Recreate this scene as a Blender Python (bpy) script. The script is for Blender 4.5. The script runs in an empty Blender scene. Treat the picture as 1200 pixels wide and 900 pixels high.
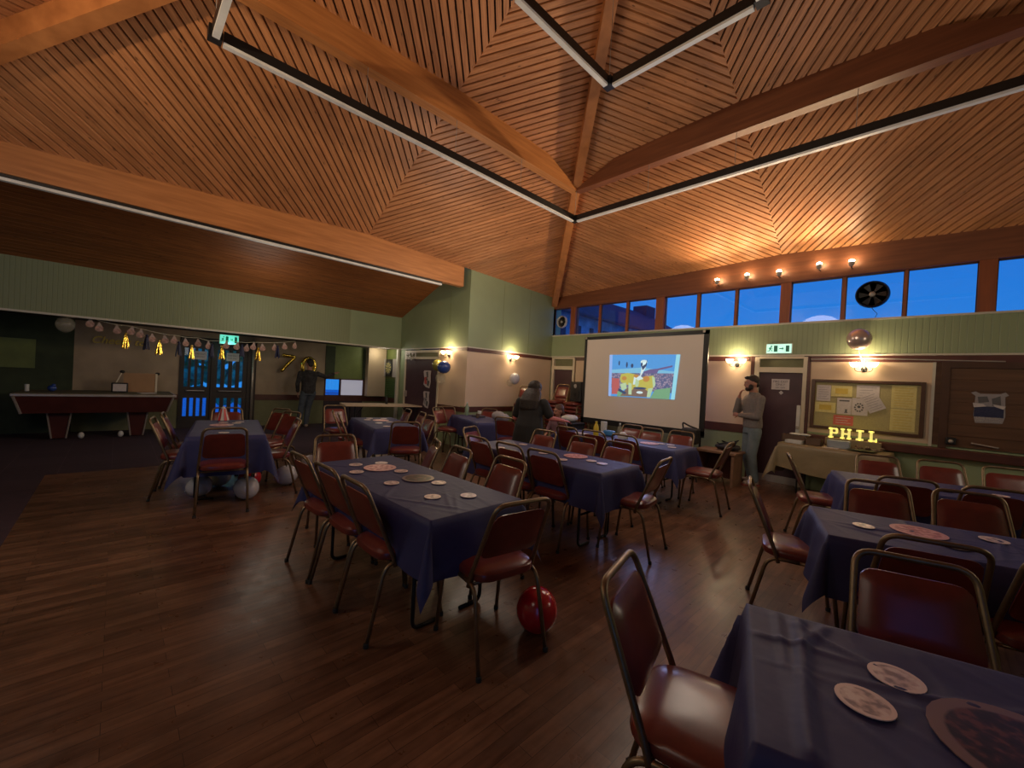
import bpy, bmesh, math, random
from mathutils import Vector, Matrix
random.seed(7)
C = bpy.context.scene.collection
PI = math.pi
V = Vector

# ------------------------------------------------------------------ materials
MATS = {}
def nodes_of(name):
    m = bpy.data.materials.new(name); m.use_nodes = True
    nt = m.node_tree; nt.nodes.clear()
    out = nt.nodes.new('ShaderNodeOutputMaterial')
    b = nt.nodes.new('ShaderNodeBsdfPrincipled')
    nt.links.new(b.outputs[0], out.inputs[0])
    MATS[name] = m
    return m, nt, b, out
def N(nt, t, **kw):
    n = nt.nodes.new(t)
    for k, v in kw.items(): setattr(n, k, v)
    return n
def ramp(nt, stops):
    r = nt.nodes.new('ShaderNodeValToRGB')
    el = r.color_ramp.elements
    while len(el) < len(stops): el.new(0.5)
    for e, (p, c) in zip(el, stops): e.position = p; e.color = (*c, 1)
    return r
def simple(name, col, rough=.6, metal=0, var=.12, scale=6, emit=None, es=0, spec=None, bump=0, coat=0, bscale=None):
    m, nt, b, out = nodes_of(name)
    tc = N(nt, 'ShaderNodeTexCoord'); nz = N(nt, 'ShaderNodeTexNoise')
    nz.inputs['Scale'].default_value = scale; nz.inputs['Detail'].default_value = 4
    nt.links.new(tc.outputs['Object'], nz.inputs['Vector'])
    r = ramp(nt, [(.3, [c*(1-var) for c in col]), (.7, [min(1, c*(1+var)) for c in col])])
    nt.links.new(nz.outputs['Fac'], r.inputs[0]); nt.links.new(r.outputs[0], b.inputs['Base Color'])
    b.inputs['Roughness'].default_value = rough; b.inputs['Metallic'].default_value = metal
    if coat: b.inputs['Coat Weight'].default_value = coat; b.inputs['Coat Roughness'].default_value = .15
    if spec is not None: b.inputs['Specular IOR Level'].default_value = spec
    if emit: b.inputs['Emission Color'].default_value = (*emit, 1); b.inputs['Emission Strength'].default_value = es
    if bump:
        n2 = N(nt, 'ShaderNodeTexNoise'); n2.inputs['Scale'].default_value = bscale or scale*4
        nt.links.new(tc.outputs['Object'], n2.inputs['Vector'])
        bp = N(nt, 'ShaderNodeBump'); bp.inputs['Strength'].default_value = bump; bp.inputs['Distance'].default_value = .01
        nt.links.new(n2.outputs['Fac'], bp.inputs['Height']); nt.links.new(bp.outputs[0], b.inputs['Normal'])
    return m

def board_mat(name, dark, mid, light, rough=.38, grain=1.0):
    """pine boards: uv.x runs along the board in metres, uv.y across; 'rnd' is one random per board"""
    m, nt, b, out = nodes_of(name)
    uv = N(nt, 'ShaderNodeUVMap'); uv.uv_map = 'UVMap'
    at = N(nt, 'ShaderNodeAttribute'); at.attribute_name = 'rnd'
    mp = N(nt, 'ShaderNodeMapping'); mp.inputs['Scale'].default_value = (1.4, 22, 1)
    nt.links.new(uv.outputs[0], mp.inputs[0])
    nz = N(nt, 'ShaderNodeTexNoise'); nz.inputs['Scale'].default_value = 2.2; nz.inputs['Detail'].default_value = 6
    nz.inputs['Distortion'].default_value = .6
    nt.links.new(mp.outputs[0], nz.inputs['Vector'])
    r = ramp(nt, [(.28, dark), (.5, mid), (.75, light)])
    nt.links.new(nz.outputs['Fac'], r.inputs[0])
    # knots
    mk = N(nt, 'ShaderNodeMapping'); mk.inputs['Scale'].default_value = (5, 14, 1)
    nt.links.new(uv.outputs[0], mk.inputs[0])
    vo = N(nt, 'ShaderNodeTexVoronoi'); vo.inputs['Scale'].default_value = 1.0
    nt.links.new(mk.outputs[0], vo.inputs['Vector'])
    kr = ramp(nt, [(.04, (1, 1, 1)), (.14, (0, 0, 0))])
    nt.links.new(vo.outputs['Distance'], kr.inputs[0])
    mx = N(nt, 'ShaderNodeMix', data_type='RGBA')
    nt.links.new(kr.outputs[0], mx.inputs[0]); nt.links.new(r.outputs[0], mx.inputs[6])
    mx.inputs[7].default_value = (*[c*.35 for c in dark], 1)
    hv = N(nt, 'ShaderNodeHueSaturation')
    ma = N(nt, 'ShaderNodeMapRange'); ma.inputs[3].default_value = .86; ma.inputs[4].default_value = 1.14
    nt.links.new(at.outputs['Fac'], ma.inputs[0]); nt.links.new(ma.outputs[0], hv.inputs['Value'])
    nt.links.new(mx.outputs[2], hv.inputs['Color']); nt.links.new(hv.outputs[0], b.inputs['Base Color'])
    b.inputs['Roughness'].default_value = rough
    return m

def beam_mat(name, dark, light, axis_scale=(1, 1, 1), rough=.5):
    m, nt, b, out = nodes_of(name)
    tc = N(nt, 'ShaderNodeTexCoord'); mp = N(nt, 'ShaderNodeMapping'); mp.inputs['Scale'].default_value = axis_scale
    nt.links.new(tc.outputs['Object'], mp.inputs[0])
    nz = N(nt, 'ShaderNodeTexNoise'); nz.inputs['Scale'].default_value = 3; nz.inputs['Detail'].default_value = 7
    nt.links.new(mp.outputs[0], nz.inputs['Vector'])
    r = ramp(nt, [(.3, dark), (.72, light)])
    nt.links.new(nz.outputs['Fac'], r.inputs[0]); nt.links.new(r.outputs[0], b.inputs['Base Color'])
    b.inputs['Roughness'].default_value = rough
    return m

def groove_mat(name, col, axis, pitch=.07, rough=.5):
    m, nt, b, out = nodes_of(name)
    tc = N(nt, 'ShaderNodeTexCoord'); sp = N(nt, 'ShaderNodeSeparateXYZ')
    nt.links.new(tc.outputs['Object'], sp.inputs[0])
    d = N(nt, 'ShaderNodeMath', operation='DIVIDE'); d.inputs[1].default_value = pitch
    nt.links.new(sp.outputs[axis], d.inputs[0])
    fr = N(nt, 'ShaderNodeMath', operation='FRACT'); nt.links.new(d.outputs[0], fr.inputs[0])
    r = ramp(nt, [(0, (0, 0, 0)), (.1, (1, 1, 1)), (.9, (1, 1, 1)), (1, (0, 0, 0))])
    nt.links.new(fr.outputs[0], r.inputs[0])
    mx = N(nt, 'ShaderNodeMix', data_type='RGBA'); nt.links.new(r.outputs[0], mx.inputs[0])
    mx.inputs[6].default_value = (*[c*.78 for c in col], 1); mx.inputs[7].default_value = (*col, 1)
    nt.links.new(mx.outputs[2], b.inputs['Base Color'])
    bp = N(nt, 'ShaderNodeBump'); bp.inputs['Strength'].default_value = .3; bp.inputs['Distance'].default_value = .008
    nt.links.new(r.outputs[0], bp.inputs['Height']); nt.links.new(bp.outputs[0], b.inputs['Normal'])
    b.inputs['Roughness'].default_value = rough
    return m

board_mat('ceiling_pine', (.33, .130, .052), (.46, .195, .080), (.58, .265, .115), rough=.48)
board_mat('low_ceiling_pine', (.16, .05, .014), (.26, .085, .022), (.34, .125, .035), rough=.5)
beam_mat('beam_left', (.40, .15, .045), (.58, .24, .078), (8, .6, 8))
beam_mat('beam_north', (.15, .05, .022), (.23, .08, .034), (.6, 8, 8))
beam_mat('beam_hip', (.36, .13, .04), (.54, .215, .07), (2, 2, 2))
beam_mat('post_wood', (.22, .06, .02), (.32, .09, .03), (8, 8, .7))
simple('backing_dark', (.022, .009, .004), .95)
GREEN = (.26, .32, .185)
simple('green_wall', GREEN, .55, var=.05, scale=2)
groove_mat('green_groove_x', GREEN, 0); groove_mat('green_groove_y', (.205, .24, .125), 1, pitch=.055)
simple('cream_wall', (.62, .47, .34), .6, var=.05, scale=1.5)
simple('cream_wall_dim', (.40, .30, .21), .7, var=.16, scale=2.2)  # cream_wall with the extension's shade put into the colour
simple('cream_paint', (.62, .55, .42), .5, var=.04)
simple('dado_brown', (.085, .025, .018), .45, var=.2)
simple('lower_green', (.30, .36, .20), .6, var=.06, scale=3)
simple('lower_green_dim', (.17, .17, .09), .7, var=.1)  # lower_green darkened for the shaded extension; transom panes share it
simple('dark_green', (.035, .05, .022), .7, var=.2)
simple('mid_green', (.16, .20, .06), .6, var=.1)
simple('door_maroon', (.065, .028, .038), .5, var=.12)
simple('door_black', (.022, .014, .012), .5)
simple('soffit', (.08, .06, .05), .8)
simple('trim_white', (.55, .52, .44), .5, var=.04)
simple('steel_grey', (.42, .40, .38), .45, metal=.3)
simple('fitting_black', (.012, .012, .013), .4)
simple('tube_white', (.75, .74, .72), .35, emit=(.9, .9, .9), es=.02)  # slight glow put in although these tubes are off
simple('navy_cloth', (.042, .045, .14), .55, var=.10, scale=3, bump=.25, bscale=14, spec=.3)
simple('olive_cloth', (.29, .225, .125), .38, var=.12, scale=4, bump=.35, bscale=12)
simple('vinyl', (.155, .026, .021), .30, var=.25, scale=7, spec=.6, coat=.25)
simple('bronze', (.24, .175, .105), .38, metal=.75, var=.15, scale=20)
simple('rubber', (.02, .02, .02), .8)
simple('table_top', (.30, .2, .12), .5)
simple('black_steel', (.02, .02, .022), .4, metal=.6)
simple('skin', (.42, .20, .14), .55, var=.05)
simple('pinklit_skin_lips', (.62, .20, .19), .55, var=.05)  # projector's pink light put into the woman's skin colour; mouths share it
simple('hair_dark', (.018, .011, .009), .6, bump=.6, bscale=60)
simple('hair_brown', (.10, .05, .035), .7, bump=.6, bscale=60)
simple('sweater_grey', (.20, .175, .165), .85, var=.12, scale=30, bump=.4, bscale=60)
simple('jeans_pale', (.16, .20, .22), .8, var=.15, scale=10)
simple('jeans_blue', (.07, .085, .11), .8, var=.3, scale=10)
simple('black_dress', (.016, .016, .018), .8, var=.2)
simple('mauve_top', (.16, .08, .10), .8, var=.15)
simple('trainer', (.38, .28, .24), .6, var=.25, scale=25)
simple('sole_red', (.25, .05, .04), .7)
simple('screen_fabric', (.80, .72, .64), .75, var=.02, scale=1)
simple('pale_paper', (.55, .50, .50), .6, var=.08, scale=30)
simple('yellow_paper', (.62, .54, .22), .6, var=.08, scale=30)
simple('red_paper', (.55, .12, .10), .6, var=.12, scale=30)
simple('print_dark', (.10, .10, .11), .7)
simple('print_grey', (.30, .28, .30), .7)
simple('print_red', (.45, .07, .06), .6)
simple('cork', (.38, .33, .16), .8, var=.10, scale=60)
simple('frame_brown', (.07, .03, .015), .4)
simple('gold_foil', (.85, .60, .10), .22, metal=1, var=.1, bump=.6, bscale=25)
simple('gold_print', (.55, .40, .07), .4, metal=.2)
simple('navy_tassel', (.015, .02, .07), .5, bump=.6, bscale=60)
simple('balloon_white', (.55, .55, .62), .22, var=.03, coat=.5)
simple('balloon_red', (.50, .012, .022), .18, var=.03, coat=.6)
simple('balloon_blue', (.03, .07, .30), .2, var=.03, coat=.5)
simple('balloon_olive', (.28, .25, .06), .2, metal=.3, coat=.5)
simple('balloon_clear', (.50, .47, .38), .15, var=.05, coat=.5); MATS['balloon_clear'].node_tree.nodes['Principled BSDF'].inputs['Alpha'].default_value = .28
simple('rose_gold', (.72, .56, .50), .22, metal=.55, var=.03)
simple('ribbon', (.7, .65, .5), .4)
simple('lamp_glass', (.9, .8, .6), .3, emit=(1, .72, .36), es=9)
simple('bulb_glass', (.9, .8, .6), .3, emit=(1, .76, .42), es=120)
simple('exit_face', (.7, .95, .85), .3, emit=(.42, 1, .80), es=.85)
simple('exit_dim', (.3, .7, .6), .3, emit=(.12, .75, .55), es=.9)
simple('exit_green', (.0, .20, .13), .4)
simple('letter_glow', (.9, .8, .2), .4, emit=(1, .85, .22), es=.75)
simple('fluorescent', (.9, .9, .8), .4, emit=(1, .93, .78), es=1.6)
simple('pool_body', (.075, .018, .014), .4, var=.15)
simple('pool_cover', (.10, .085, .05), .8, var=.15)
simple('aluminium', (.45, .40, .36), .35, metal=.5)
simple('cardboard', (.36, .21, .11), .8, var=.06)
simple('white_plastic', (.62, .62, .6), .4)
simple('yellow_plastic', (.65, .50, .04), .35)
simple('blue_plastic', (.06, .25, .6), .35)
simple('bottle_green', (.22, .30, .20), .25)
simple('black_plastic', (.015, .015, .017), .5, bump=.2)
simple('dish_brown', (.12, .07, .045), .5)
simple('bench_wood', (.22, .12, .07), .6, var=.15)
simple('pink_print', (.55, .20, .21), .5, var=.25, scale=40)
simple('brick_night', (.30, .33, .42), .9, var=.35, scale=2.5)
simple('roof_night', (.035, .04, .085), .9, var=.3, scale=5)
simple('hedge_night', (.20, .62, .30), .9, var=.6, scale=4)
simple('striped_red', (.6, .06, .07), .5)
simple('purple_panel', (.03, .02, .03), .7)
simple('tile_green', (.06, .14, .04), .4, var=.15)
simple('concrete', (.78, .80, .85), .8)

def wood_grain(name, dark, light, sc, rough=.5):
    return beam_mat(name, dark, light, sc, rough)
wood_grain('shutter_wood', (.085, .038, .016), (.14, .065, .03), (.5, 8, 6), .45)

# floor: worn narrow strip boards running along y
m, nt, b, out = nodes_of('strip_floor')
tc = N(nt, 'ShaderNodeTexCoord')
mp = N(nt, 'ShaderNodeMapping'); mp.inputs['Rotation'].default_value = (0, 0, PI/2)
nt.links.new(tc.outputs['Object'], mp.inputs[0])
bk = N(nt, 'ShaderNodeTexBrick'); bk.offset = .37; bk.squash = 1
bk.inputs['Scale'].default_value = 1; bk.inputs['Brick Width'].default_value = .62; bk.inputs['Row Height'].default_value = .075
bk.inputs['Mortar Size'].default_value = .0012; bk.inputs['Bias'].default_value = -.1
bk.inputs['Color1'].default_value = (.120, .060, .037, 1); bk.inputs['Color2'].default_value = (.205, .108, .066, 1)
bk.inputs['Mortar'].default_value = (.03, .012, .007, 1)
nt.links.new(mp.outputs[0], bk.inputs['Vector'])
mp2 = N(nt, 'ShaderNodeMapping'); mp2.inputs['Scale'].default_value = (14, 1.2, 1)
nt.links.new(tc.outputs['Object'], mp2.inputs[0])
n1 = N(nt, 'ShaderNodeTexNoise'); n1.inputs['Scale'].default_value = 2.4; n1.inputs['Detail'].default_value = 8
nt.links.new(mp2.outputs[0], n1.inputs['Vector'])
r1 = ramp(nt, [(.3, (.62, .55, .5)), (.55, (1, 1, 1)), (.8, (1.3, 1.25, 1.2))]); nt.links.new(n1.outputs['Fac'], r1.inputs[0])
mul = N(nt, 'ShaderNodeMix', data_type='RGBA', blend_type='MULTIPLY'); mul.inputs[0].default_value = 1
nt.links.new(bk.outputs['Color'], mul.inputs[6]); nt.links.new(r1.outputs[0], mul.inputs[7])
n2 = N(nt, 'ShaderNodeTexNoise'); n2.inputs['Scale'].default_value = .9; n2.inputs['Detail'].default_value = 6; n2.inputs['Roughness'].default_value = .7
nt.links.new(tc.outputs['Object'], n2.inputs['Vector'])
r2 = ramp(nt, [(.35, (.62, .60, .58)), (.65, (1.4, 1.36, 1.32))]); nt.links.new(n2.outputs['Fac'], r2.inputs[0])
mul2 = N(nt, 'ShaderNodeMix', data_type='RGBA', blend_type='MULTIPLY'); mul2.inputs[0].default_value = 1
nt.links.new(mul.outputs[2], mul2.inputs[6]); nt.links.new(r2.outputs[0], mul2.inputs[7])
nt.links.new(mul2.outputs[2], b.inputs['Base Color'])
n3 = N(nt, 'ShaderNodeTexNoise'); n3.inputs['Scale'].default_value = 9; n3.inputs['Detail'].default_value = 5
nt.links.new(tc.outputs['Object'], n3.inputs['Vector'])
rr = N(nt, 'ShaderNodeMapRange'); rr.inputs[3].default_value = .20; rr.inputs[4].default_value = .42
nt.links.new(n3.outputs['Fac'], rr.inputs[0]); nt.links.new(rr.outputs[0], b.inputs['Roughness'])
bp = N(nt, 'ShaderNodeBump'); bp.inputs['Strength'].default_value = .25; bp.inputs['Distance'].default_value = .006
nt.links.new(n3.outputs['Fac'], bp.inputs['Height']); nt.links.new(bp.outputs[0], b.inputs['Normal'])

# carpet: dark plum tiles
m, nt, b, out = nodes_of('plum_carpet')
tc = N(nt, 'ShaderNodeTexCoord')
bk = N(nt, 'ShaderNodeTexBrick'); bk.offset = 0
bk.inputs['Scale'].default_value = 1; bk.inputs['Brick Width'].default_value = .5; bk.inputs['Row Height'].default_value = .5
bk.inputs['Mortar Size'].default_value = .004
bk.inputs['Color1'].default_value = (.040, .020, .034, 1); bk.inputs['Color2'].default_value = (.048, .025, .040, 1); bk.inputs['Mortar'].default_value = (.075, .045, .06, 1)
nt.links.new(tc.outputs['Object'], bk.inputs['Vector']); nt.links.new(bk.outputs['Color'], b.inputs['Base Color'])
b.inputs['Roughness'].default_value = .9

# photo disc: white rim round a mottled picture
def disc_mat(name, rim, c1, c2, c3):
    m, nt, b, out = nodes_of(name)
    tc = N(nt, 'ShaderNodeTexCoord')
    oi = N(nt, 'ShaderNodeObjectInfo')
    ad = N(nt, 'ShaderNodeVectorMath', operation='MULTIPLY_ADD')
    ad.inputs[1].default_value = (1, 1, 1)
    cb = N(nt, 'ShaderNodeCombineXYZ'); nt.links.new(oi.outputs['Random'], cb.inputs[0]); nt.links.new(oi.outputs['Random'], cb.inputs[2])
    nt.links.new(tc.outputs['Object'], ad.inputs[0]); nt.links.new(cb.outputs[0], ad.inputs[2])
    nz = N(nt, 'ShaderNodeTexNoise'); nz.inputs['Scale'].default_value = 34; nz.inputs['Detail'].default_value = 2
    nt.links.new(ad.outputs[0], nz.inputs['Vector'])
    r = ramp(nt, [(.38, c1), (.5, c2), (.62, c3)]); r.color_ramp.interpolation = 'CONSTANT' if False else 'LINEAR'
    nt.links.new(nz.outputs['Fac'], r.inputs[0])
    uv = N(nt, 'ShaderNodeUVMap'); uv.uv_map = 'UVMap'
    sp = N(nt, 'ShaderNodeSeparateXYZ'); nt.links.new(uv.outputs[0], sp.inputs[0])
    rr = ramp(nt, [(.80, (0, 0, 0)), (.84, (1, 1, 1))]); nt.links.new(sp.outputs[0], rr.inputs[0])
    mx = N(nt, 'ShaderNodeMix', data_type='RGBA'); nt.links.new(rr.outputs[0], mx.inputs[0])
    nt.links.new(r.outputs[0], mx.inputs[6]); mx.inputs[7].default_value = (*rim, 1)
    nt.links.new(mx.outputs[2], b.inputs['Base Color']); b.inputs['Roughness'].default_value = .35
    return m
disc_mat('disc_photo', (.78, .62, .60), (.30, .22, .24), (.62, .46, .46), (.78, .66, .64))
disc_mat('disc_pink', (.70, .36, .36), (.40, .12, .13), (.66, .26, .26), (.8, .5, .5))
disc_mat('disc_dark', (.22, .14, .14), (.015, .015, .02), (.045, .022, .028), (.14, .05, .045))

# window glass
m, nt, b, out = nodes_of('window_glass')
nt.nodes.remove(b)
tr = N(nt, 'ShaderNodeBsdfTransparent'); gl = N(nt, 'ShaderNodeBsdfGlossy'); gl.inputs['Roughness'].default_value = .02
tr.inputs[0].default_value = (.93, .97, 1, 1)
mx = N(nt, 'ShaderNodeMixShader'); mx.inputs[0].default_value = .05
nt.links.new(tr.outputs[0], mx.inputs[1]); nt.links.new(gl.outputs[0], mx.inputs[2]); nt.links.new(mx.outputs[0], out.inputs[0])
m, nt, b, out = nodes_of('frosted_glass')
b.inputs['Base Color'].default_value = (.5, .5, .55, 1); b.inputs['Roughness'].default_value = .4
b.inputs['Emission Color'].default_value = (.62, .62, .78, 1); b.inputs['Emission Strength'].default_value = .34  # glow put into the pane for the dusk light behind it

# colours of the projected picture (light thrown on the screen)
def glow(name, col, s=1.0):
    return simple(name, [c*.3 for c in col], .6, emit=col, es=s, var=.1, scale=20)
glow('pic_sky', (.10, .36, .80), .8); glow('pic_sky_pale', (.22, .55, .80), .8); glow('pic_edge_blue', (.28, .45, .85), .9)
glow('pic_edge_cyan', (.30, .68, .80), .9); glow('pic_roof', (.16, .13, .30), .8); glow('pic_crowd', (.30, .26, .34), .8)
glow('pic_bull', (.52, .48, .10), .85); glow('pic_bull_pale', (.50, .68, .42), .8); glow('pic_bull_orange', (.55, .27, .08), .8)
glow('pic_board', (.50, .13, .13), .8); glow('pic_grass', (.20, .42, .24), .8); glow('pic_earth', (.22, .15, .12), .8)
glow('pic_white', (.62, .78, .80), .9); glow('pic_dark', (.06, .10, .22), .6)
for nm in ('pic_crowd',):   # speckled crowd
    nt = MATS[nm].node_tree
    vo = nt.nodes.new('ShaderNodeTexVoronoi'); vo.inputs['Scale'].default_value = 28
    bs = [n for n in nt.nodes if n.type == 'BSDF_PRINCIPLED'][0]; tcn = [n for n in nt.nodes if n.type == 'TEX_COORD'][0]
    nt.links.new(tcn.outputs['Object'], vo.inputs['Vector'])
    r = ramp(nt, [(.0, (.62, .55, .66)), (.35, (.28, .22, .34)), (.7, (.08, .12, .25))]); nt.links.new(vo.outputs['Distance'], r.inputs[0])
    nt.links.new(r.outputs[0], bs.inputs['Emission Color'])

# ------------------------------------------------------------------ mesh helpers
class MB:
    def __init__(s): s.v = []; s.f = []; s.mi = []; s.uv = None; s.cur = 0
    def face(s, idx): s.f.append(idx); s.mi.append(s.cur)
    def add(s, vs, fs):
        o = len(s.v); s.v += [tuple(p) for p in vs]
        for f in fs: s.face([o+i for i in f])
        return s
    def box(s, x0, x1, y0, y1, z0, z1):
        x0, x1 = min(x0, x1), max(x0, x1); y0, y1 = min(y0, y1), max(y0, y1); z0, z1 = min(z0, z1), max(z0, z1)
        return s.add([(x0, y0, z0), (x1, y0, z0), (x1, y1, z0), (x0, y1, z0), (x0, y0, z1), (x1, y0, z1), (x1, y1, z1), (x0, y1, z1)],
                     [(0, 3, 2, 1), (4, 5, 6, 7), (0, 1, 5, 4), (1, 2, 6, 5), (2, 3, 7, 6), (3, 0, 4, 7)])
    def hexa(s, p):  # 8 points, bottom ring then top ring
        return s.add(p, [(0, 3, 2, 1), (4, 5, 6, 7), (0, 1, 5, 4), (1, 2, 6, 5), (2, 3, 7, 6), (3, 0, 4, 7)])
    def prism(s, poly, d):
        """poly: 3-D polygon, d: extrusion vector"""
        n = len(poly); d = V(d)
        vs = [V(p) for p in poly] + [V(p)+d for p in poly]
        return s.add(vs, [tuple(range(n))[::-1], tuple(range(n, 2*n))] + [(i, (i+1) % n, n+(i+1) % n, n+i) for i in range(n)])
    def tube(s, pts, r, n=8, cap=True):
        pts = [V(p) for p in pts]; R = r if isinstance(r, (list, tuple)) else [r]*len(pts)
        rings = []; prev = None
        for i, p in enumerate(pts):
            t = (pts[min(i+1, len(pts)-1)] - pts[max(i-1, 0)]).normalized()
            if prev is None:
                a = V((0, 0, 1)) if abs(t.z) < .9 else V((1, 0, 0)); u = t.cross(a).normalized()
            else:
                u = prev - t*prev.dot(t); u.normalize()
            w = t.cross(u); prev = u
            rings.append([p + u*R[i]*math.cos(2*PI*k/n) + w*R[i]*math.sin(2*PI*k/n) for k in range(n)])
        vs = [q for g in rings for q in g]; fs = []
        for i in range(len(pts)-1):
            for k in range(n):
                fs.append((i*n+k, i*n+(k+1) % n, (i+1)*n+(k+1) % n, (i+1)*n+k))
        if cap: fs.append(tuple(range(n))[::-1]); fs.append(tuple((len(pts)-1)*n+k for k in range(n)))
        return s.add(vs, fs)
    def lathe(s, prof, c=(0, 0, 0), n=20, axis='z'):
        vs = []; fs = []; m = len(prof)
        for r, z in prof:
            for k in range(n):
                a = 2*PI*k/n; x, y = r*math.cos(a), r*math.sin(a)
                if axis == 'z': p = (x, y, z)
                elif axis == 'y': p = (x, z, y)
                else: p = (z, x, y)
                vs.append((p[0]+c[0], p[1]+c[1], p[2]+c[2]))
        for i in range(m-1):
            for k in range(n): fs.append((i*n+k, i*n+(k+1) % n, (i+1)*n+(k+1) % n, (i+1)*n+k))
        fs.append(tuple(range(n))[::-1]); fs.append(tuple((m-1)*n+k for k in range(n)))
        return s.add(vs, fs)
    def ell(s, c, r, rot=None, nu=16, nv=10):
        vs = []; fs = []
        for j in range(1, nv):
            t = PI*j/nv
            for i in range(nu):
                a = 2*PI*i/nu
                p = V((r[0]*math.sin(t)*math.cos(a), r[1]*math.sin(t)*math.sin(a), r[2]*math.cos(t)))
                if rot is not None: p = rot @ p
                vs.append(p+V(c))
        top = V((0, 0, r[2])); bot = V((0, 0, -r[2]))
        if rot is not None: top = rot @ top; bot = rot @ bot
        vs += [top+V(c), bot+V(c)]
        for j in range(nv-2):
            for i in range(nu): fs.append((j*nu+i, (j+1)*nu+i, (j+1)*nu+(i+1) % nu, j*nu+(i+1) % nu))
        T = (nv-1)*nu
        for i in range(nu):
            fs.append((T, i, (i+1) % nu)); fs.append((T+1, (nv-2)*nu+(i+1) % nu, (nv-2)*nu+i))
        return s.add(vs, fs)
    def build(s, name, mat, parent=None, smooth=False, bevel=0, loc=None, rotz=None):
        me = bpy.data.meshes.new(name); me.from_pydata(s.v, [], s.f)
        mats = mat if isinstance(mat, (list, tuple)) else [mat]
        for mm in mats: me.materials.append(MATS[mm])
        for p, i in zip(me.polygons, s.mi): p.material_index = min(i, len(mats)-1)
        bm = bmesh.new(); bm.from_mesh(me); bmesh.ops.recalc_face_normals(bm, faces=bm.faces); bm.to_mesh(me); bm.free()
        if smooth:
            for p in me.polygons: p.use_smooth = True
            if smooth == 'auto':
                me.set_sharp_from_angle(angle=math.radians(40))
        o = bpy.data.objects.new(name, me); C.objects.link(o)
        if bevel:
            bv = o.modifiers.new('b', 'BEVEL'); bv.width = bevel; bv.segments = 2; bv.limit_method = 'ANGLE'
        if parent: o.parent = parent
        if loc is not None: o.location = loc
        if rotz is not None: o.rotation_euler = (0, 0, rotz)
        return o
def fillet(pts, r, n=5):
    pts = [V(p) for p in pts]; out = [pts[0]]
    for i in range(1, len(pts)-1):
        a, p, c = pts[i-1], pts[i], pts[i+1]
        d1 = (a-p); d2 = (c-p); rr = min(r, d1.length*.48, d2.length*.48)
        p1 = p+d1.normalized()*rr; p2 = p+d2.normalized()*rr
        for k in range(n+1):
            t = k/n; out.append(p1*(1-t)**2 + p*2*t*(1-t) + p2*t*t)
    out.append(pts[-1]); return out
def tag(o, label=None, cat=None, group=None, kind=None):
    if label: o['label'] = label
    if cat: o['category'] = cat
    if group: o['group'] = group
    if kind: o['kind'] = kind
    return o
def empty(name, loc=(0, 0, 0), rz=0, label=None, cat=None, group=None, kind=None):
    o = bpy.data.objects.new(name, None); C.objects.link(o); o.location = loc; o.rotation_euler = (0, 0, rz)
    o.empty_display_size = .1
    return tag(o, label, cat, group, kind)
KIDS = {}
def copy_tree(root):
    c = root.copy(); C.objects.link(c)
    for ch in [o for o in bpy.data.objects if o.parent == root]:
        d = ch.copy(); C.objects.link(d); d.parent = c; d.matrix_parent_inverse = ch.matrix_parent_inverse.copy()
        for g in [o for o in bpy.data.objects if o.parent == ch]:
            e = g.copy(); C.objects.link(e); e.parent = d
    return c
def struct(o): o['kind'] = 'structure'; return o
def text_obj(name, body, size, mat, loc, rot, ext=.002, parent=None, align='CENTER', bold=0, shear=0, sx=1):
    cu = bpy.data.curves.new(name, 'FONT'); cu.body = body; cu.size = size; cu.extrude = ext; cu.align_x = align; cu.align_y = 'CENTER'
    cu.offset = bold; cu.shear = shear; cu.space_line = .85
    t = bpy.data.objects.new(name, cu); C.objects.link(t)
    bpy.context.view_layer.update()
    me = bpy.data.meshes.new_from_object(t.evaluated_get(bpy.context.evaluated_depsgraph_get()))
    bpy.data.objects.remove(t)
    if sx != 1:
        for v in me.vertices: v.co.x *= sx
    me.materials.clear(); me.materials.append(MATS[mat])
    o = bpy.data.objects.new(name, me); C.objects.link(o); o.location = loc; o.rotation_euler = rot
    if parent: o.parent = parent
    return o
NROT = (PI/2, 0, 0)          # text on the north wall, read from the south
WROT = (PI/2, 0, PI/2)       # text on the west wall, read from the east

# ------------------------------------------------------------------ room dimensions
X0, Y1 = -6.93, 8.10                 # left eave plane, window wall plane
HS = 5.03; CX, CY = X0+HS, Y1-HS     # square hall half side and centre
X1, Y0 = CX+HS, CY-HS
ZC, ZM, ZA = 3.72, 3.93, 6.58        # ceiling at corners, at mid sides, at the apex
ZBEAM, ZSILL, ZBT = 3.405, 2.705, 2.162
XB = -9.80; XW = -12.0               # bulkhead and back wall of the left extension

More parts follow.
